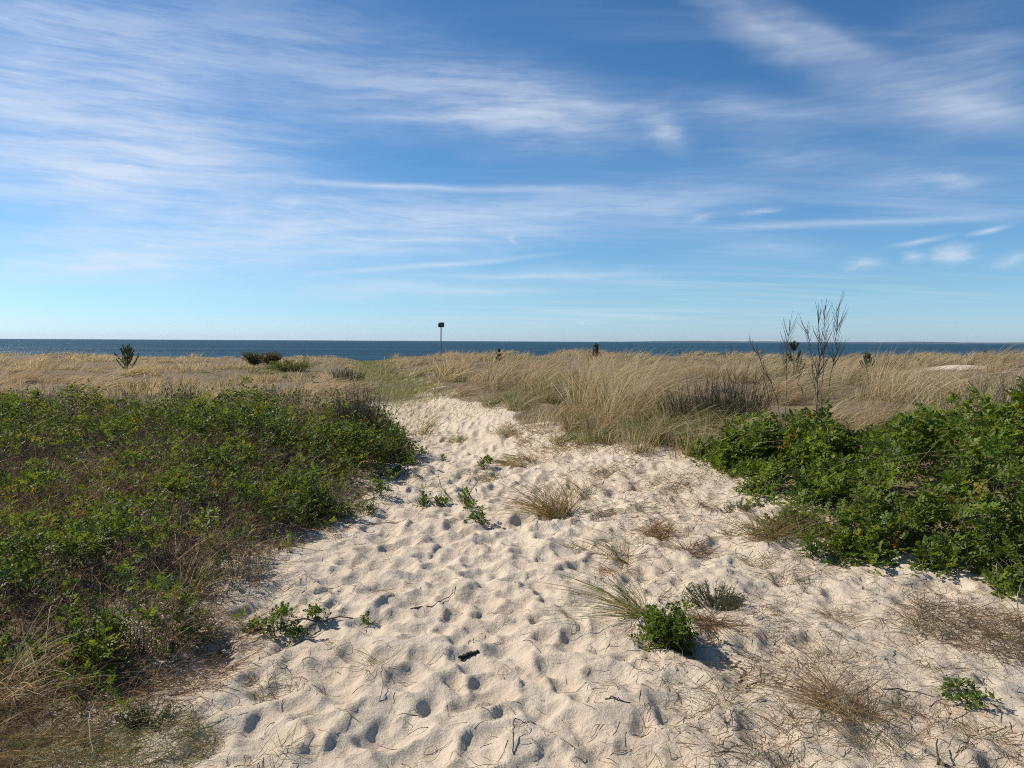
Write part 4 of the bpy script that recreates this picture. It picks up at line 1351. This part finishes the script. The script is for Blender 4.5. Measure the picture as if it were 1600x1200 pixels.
def stick(name, label, pts, rad, col, mat=None, lift=.0, cat='stick', sides=5, jit=.004):
    ps = np.array([pix(u, v) + np.array([0, 0, z_]) for (u, v, z_) in pts])
    K = 5 * (len(ps) - 1) + 1
    tt = np.linspace(0, len(ps) - 1, K)
    P = np.stack([np.interp(tt, np.arange(len(ps)), ps[:, k]) for k in range(3)], 1) + WG.normal(0, jit, (K, 3))
    P[:, 2] = np.maximum(P[:, 2], hz(P[:, 0], P[:, 1]) + rad * .3) + lift
    taper = np.linspace(1, .55, K) * (1 + .15 * np.sin(np.arange(K) * 2.1))
    return obj(name, [tubes(P[None], (rad * taper)[None], np.array([col]), sides)], mat or M_WOOD, None, ps[0], label=label, category=cat)


stick('driftwood', 'short dark piece of driftwood half sunk in a footprint', [(718, 1032, .01), (730, 1028, .014), (745, 1022, .012)], .014, (.03, .025, .022), sides=7)
stick('fallen_cane', 'long thin dead cane lying across the trodden sand in mid path', [(642, 953, .004), (680, 946, .006), (702, 936, .01), (712, 918, .006)], .004, (.17, .12, .09))
stick('fallen_cane', 'thin dead cane lying on the sand below the thicket edge', [(545, 822, .004), (590, 820, .01), (645, 818, .004)], .0045, (.16, .12, .09))
stick('fallen_cane', 'thick brown dead stem lying on the right slope near the short tufts', [(948, 858, .03), (962, 872, .01), (982, 882, .005)], .009, (.14, .10, .07))
stick('fallen_cane', 'dark reddish twig lying on the right slope below the mugwort', [(1165, 1078, .004), (1180, 1070, .01), (1196, 1062, .004)], .0042, (.10, .05, .04))
stick('fallen_cane', 'curved dark twig on the sand right of the round seedling shadow', [(1156, 1067, .004), (1162, 1052, .012), (1150, 1041, .004)], .004, (.11, .075, .06))
stick('fallen_cane', 'dark curved twig lying in the trodden sand below the round seedling', [(946, 1093, .004), (962, 1094, .01), (982, 1100, .004)], .004, (.09, .065, .055))
stick('fallen_cane', 'thin dark twig standing bent at the bottom edge of the path', [(803, 1180, .002), (801, 1150, .03), (805, 1140, .05), (826, 1137, .01)], .0025, (.06, .045, .04), jit=.002)
stick('fallen_cane', 'long thin root on the sand in the right front', [(1380, 1078, .004), (1420, 1082, .008), (1465, 1092, .004)], .0035, (.10, .07, .055))
stick('fallen_cane', 'short dark twig standing in the sand at the right front', [(1466, 1198, .0), (1464, 1170, .05)], .0045, (.07, .05, .04))
stick('bent_reed', 'bleached reed bent into a peak in the dry grass at front left', [(66, 1098, .0), (72, 1060, .10), (80, 1016, .22), (100, 1018, .22), (155, 1066, .03)], .0035, (.42, .35, .22), M_STRAW, cat='reed', jit=.003)
stick('bent_reed', 'pale reed curving up beside the bent one at front left', [(62, 1100, .0), (48, 1060, .08), (36, 1030, .17)], .003, (.36, .30, .19), M_STRAW, cat='reed', jit=.003)
stick('bent_reed', 'pale looped reed hanging out below the big rose bush at the right border', [(1594, 988, .0), (1588, 960, .07), (1592, 942, .12), (1606, 950, .06)], .0045, (.42, .36, .25), M_STRAW, cat='reed', jit=.003)
stick('bent_reed', 'white crooked straw standing in the mat at bottom left', [(146, 1196, .0), (138, 1150, .06), (146, 1130, .08)], .003, (.50, .44, .32), M_STRAW, cat='reed', jit=.003)
stick('bent_reed', 'long pale straw lying along the sand edge at front left', [(270, 1008, .03), (278, 1040, .02), (286, 1066, .004)], .003, (.45, .36, .22), M_STRAW, cat='reed', jit=.004)

# long straws poking out of the big rose bush and the thicket
for i, (u, d, v1, v2, du, lab) in enumerate([
        (1395, 5.9, 720, 700, 90, 'long pale straw slanting through the middle of the big rose bush'),
        (1300, 5.9, 735, 712, 60, 'arched pale straw across the left part of the big rose bush'),
        (1445, 6.0, 720, 655, 60, 'steep pale straw sticking up through the big rose bush'),
        (1520, 5.4, 780, 725, 60, 'pale straw in the right front of the big rose bush'),
        (1430, 7.6, 640, 612, 110, 'long pale straw leaning over the crown of the big rose bush')]):
    rs = np.random.default_rng(930 + i)
    K = 8
    uu = np.linspace(u, u + du, K)
    vv = v1 + (v2 - v1) * np.sin(np.linspace(0, 1, K) * 1.5)
    P = np.array([[(a - 800) / FPX * (d - .5), d - .5 - .02 * k, top_z(a, b_, d - .5)] for k, (a, b_) in enumerate(zip(uu, vv))])
    b = on(P[0, 0] - .1, P[0, 1] + .1)[0]
    P = np.concatenate([[b, (b + P[0]) / 2 + [-.04, 0, .02]], P])
    obj('straw_stem', [tubes(P[None], np.linspace(.0022, .0012, K + 2)[None], np.array([[.34, .30, .18]]), 4)], M_STRAW, None, b, label=lab, category='grass')


def litter():
    rng = np.random.default_rng(950)
    n = 52000
    y = 1.9 + 14 * rng.random(n) ** 1.3
    x = rng.uniform(-1, 1, n) * (y * .74 + .6)
    ed = edge_d(x, y)
    rt = sst(x - np.interp(y, [2, 6, 10, 15], [.35, .35, .2, -.6]), -.2, .9)
    lf = np.exp(-((x - xl(y) - .1) / .45) ** 2)
    pr = sst(ed, -.5, .0) * np.clip(.10 + .80 * rt + .7 * lf, 0, 1) * (.25 + .75 * sst(vn(x * 2.2, y * 2, 151), .35, .65))
    k = rng.random(n) < pr
    x, y = x[k], y[k]
    n = len(x)
    a = rng.uniform(0, 6.28, n)
    L = rng.uniform(.03, .15, n) * rng.uniform(.6, 1.3, n)
    P = wander(on(x, y, .003), np.stack([np.cos(a), np.sin(a), np.zeros(n)], 1), L, rng, 5, .20, 0)
    lift = rng.random((n, 1)) ** 3 * .03 * np.sin(np.linspace(0, np.pi, 5))[None] + .001
    P[:, :, 2] = hz(P[..., 0].ravel(), P[..., 1].ravel()).reshape(n, 5) + lift
    rad = np.linspace(1, .5, 5)[None] * np.maximum(rng.uniform(.0007, .0020, n), .00026 * y)[:, None]
    u_ = rng.random((n, 1))
    c = np.where(u_ < .30, pick(BROWN, n, rng), np.where(u_ < .45, pick(GREY, n, rng), np.where(u_ < .72, pick(RUST, n, rng), pick(STRAW * .9, n, rng))))
    obj('plant_litter', [tubes(P, rad, c, 3)], M_WOOD, kind='stuff', label='scattered dry twigs, roots and straw on the sand', category='litter')


litter()


def short_blades():
    """thin single blades coming up through the right sand slope"""
    rng = np.random.default_rng(960)
    n = 60000
    y = 2.2 + 13 * rng.random(n) ** 1.2
    x = np.interp(y, [2, 6, 10, 15], [.6, .6, .2, -.6]) + rng.random(n) * 4
    ed = edge_d(x, y)
    pr = sst(ed, -.4, .0) * np.maximum(sst(vn(x * 1.8, y * 1.6, 161), .36, .70), .5 * sst(vn(x * 3, y * 2.2, 163), .4, .7) * sst(y, 6, 9)) * (.25 + .75 * np.exp(-np.maximum(ed, 0) / .8) * sst(y, 4, 8))
    k = rng.random(n) < pr
    x, y = x[k], y[k]
    n = len(x)
    a = rng.uniform(0, 6.28, n)
    d0 = nrm(np.stack([np.cos(a) * .8, np.sin(a) * .8, rng.uniform(.3, 1, n)], 1))
    ln = np.stack([rng.normal(-.1, .3, n), rng.normal(0, .3, n), np.full(n, -.3)], 1)
    u_ = rng.random((n, 1))
    c = np.where(u_ < .35, pick(OLIVE, n, rng), np.where(u_ < .7, pick(RUST, n, rng), pick(STRAW * .85, n, rng)))
    obj('sparse_grass', [blades(on(x, y, -.004), d0, rng.uniform(.05, .20, n), np.maximum(.002, .0004 * y), ln, c, 4, rng)], M_STRAW, kind='stuff',
        label='thin single grass blades coming up through the right sand slope', category='grass')


short_blades()


def dead_mat():
    """tangled dead grass covering the ground left of the path, in front of and under the thicket"""
    rng = np.random.default_rng(970)
    n = 85000
    y = 1.9 + 11 * rng.random(n) ** 1.4
    x = xl(y) + .45 - rng.random(n) ** 1.2 * (y * .45 + 1.6)
    l = xl(y) - x + .3 * fbm(x * 2, y * 2, 171, 3)
    pr = sst(l, -.2, .3) * (.3 + .7 * sst(vn(x * 2.4, y * 2.0, 173), .2, .6)) * (1 - .5 * sst(y, 5, 8))
    k = rng.random(n) < pr
    x, y, l = x[k], y[k], l[k]
    n = len(x)
    a = rng.uniform(0, 6.28, n)
    d0 = nrm(np.stack([np.cos(a), np.sin(a), rng.uniform(.1, 1.1, n)], 1))
    ln = np.stack([rng.normal(.15, .4, n), rng.normal(-.1, .4, n), rng.uniform(-.6, -.1, n)], 1)
    u_ = rng.random((n, 1))
    g = .25 * sst(vn(x * 1.4, y * 1.4, 175), .5, .7)[:, None]
    c = np.where(u_ < g, pick(OLIVE, n, rng), np.where(u_ < .50, pick(RUST * .8, n, rng), np.where(u_ < .84, pick(BROWN, n, rng), pick(STRAW * .85, n, rng))))
    L = rng.uniform(.06, .20, n) * (.6 + .5 * sst(l, 0, .6))
    V, F, C = blades(on(x, y, -.004), d0, L, np.maximum(.0028, .0008 * y) * rng.uniform(.7, 1.2, n), ln, c, 4, rng)
    V[:, 2] = np.maximum(V[:, 2], hz(V[:, 0], V[:, 1]) + .002)
    obj('dead_grass', [(V, F, C)], M_STRAW, kind='stuff', label='tangle of dead brown grass along the left side of the path', category='grass')


dead_mat()


def haze():
    """the thin sea air between here and the far coast"""
    m, T = mat_new('sea_air')
    v = T.n('ShaderNodeVolumePrincipled', ins={'Color': (0.74, 0.86, 1.0, 1), 'Density': 2.4e-5, 'Anisotropy': 0.2})
    out = T.n('ShaderNodeOutputMaterial')
    T.link(v.outputs[0], out.inputs['Volume'])
    obj('haze', [box((0, 8200, 44.5), (36000, 16560, 100))], m, kind='stuff', label='thin bluish sea air veiling the far coast')


haze()
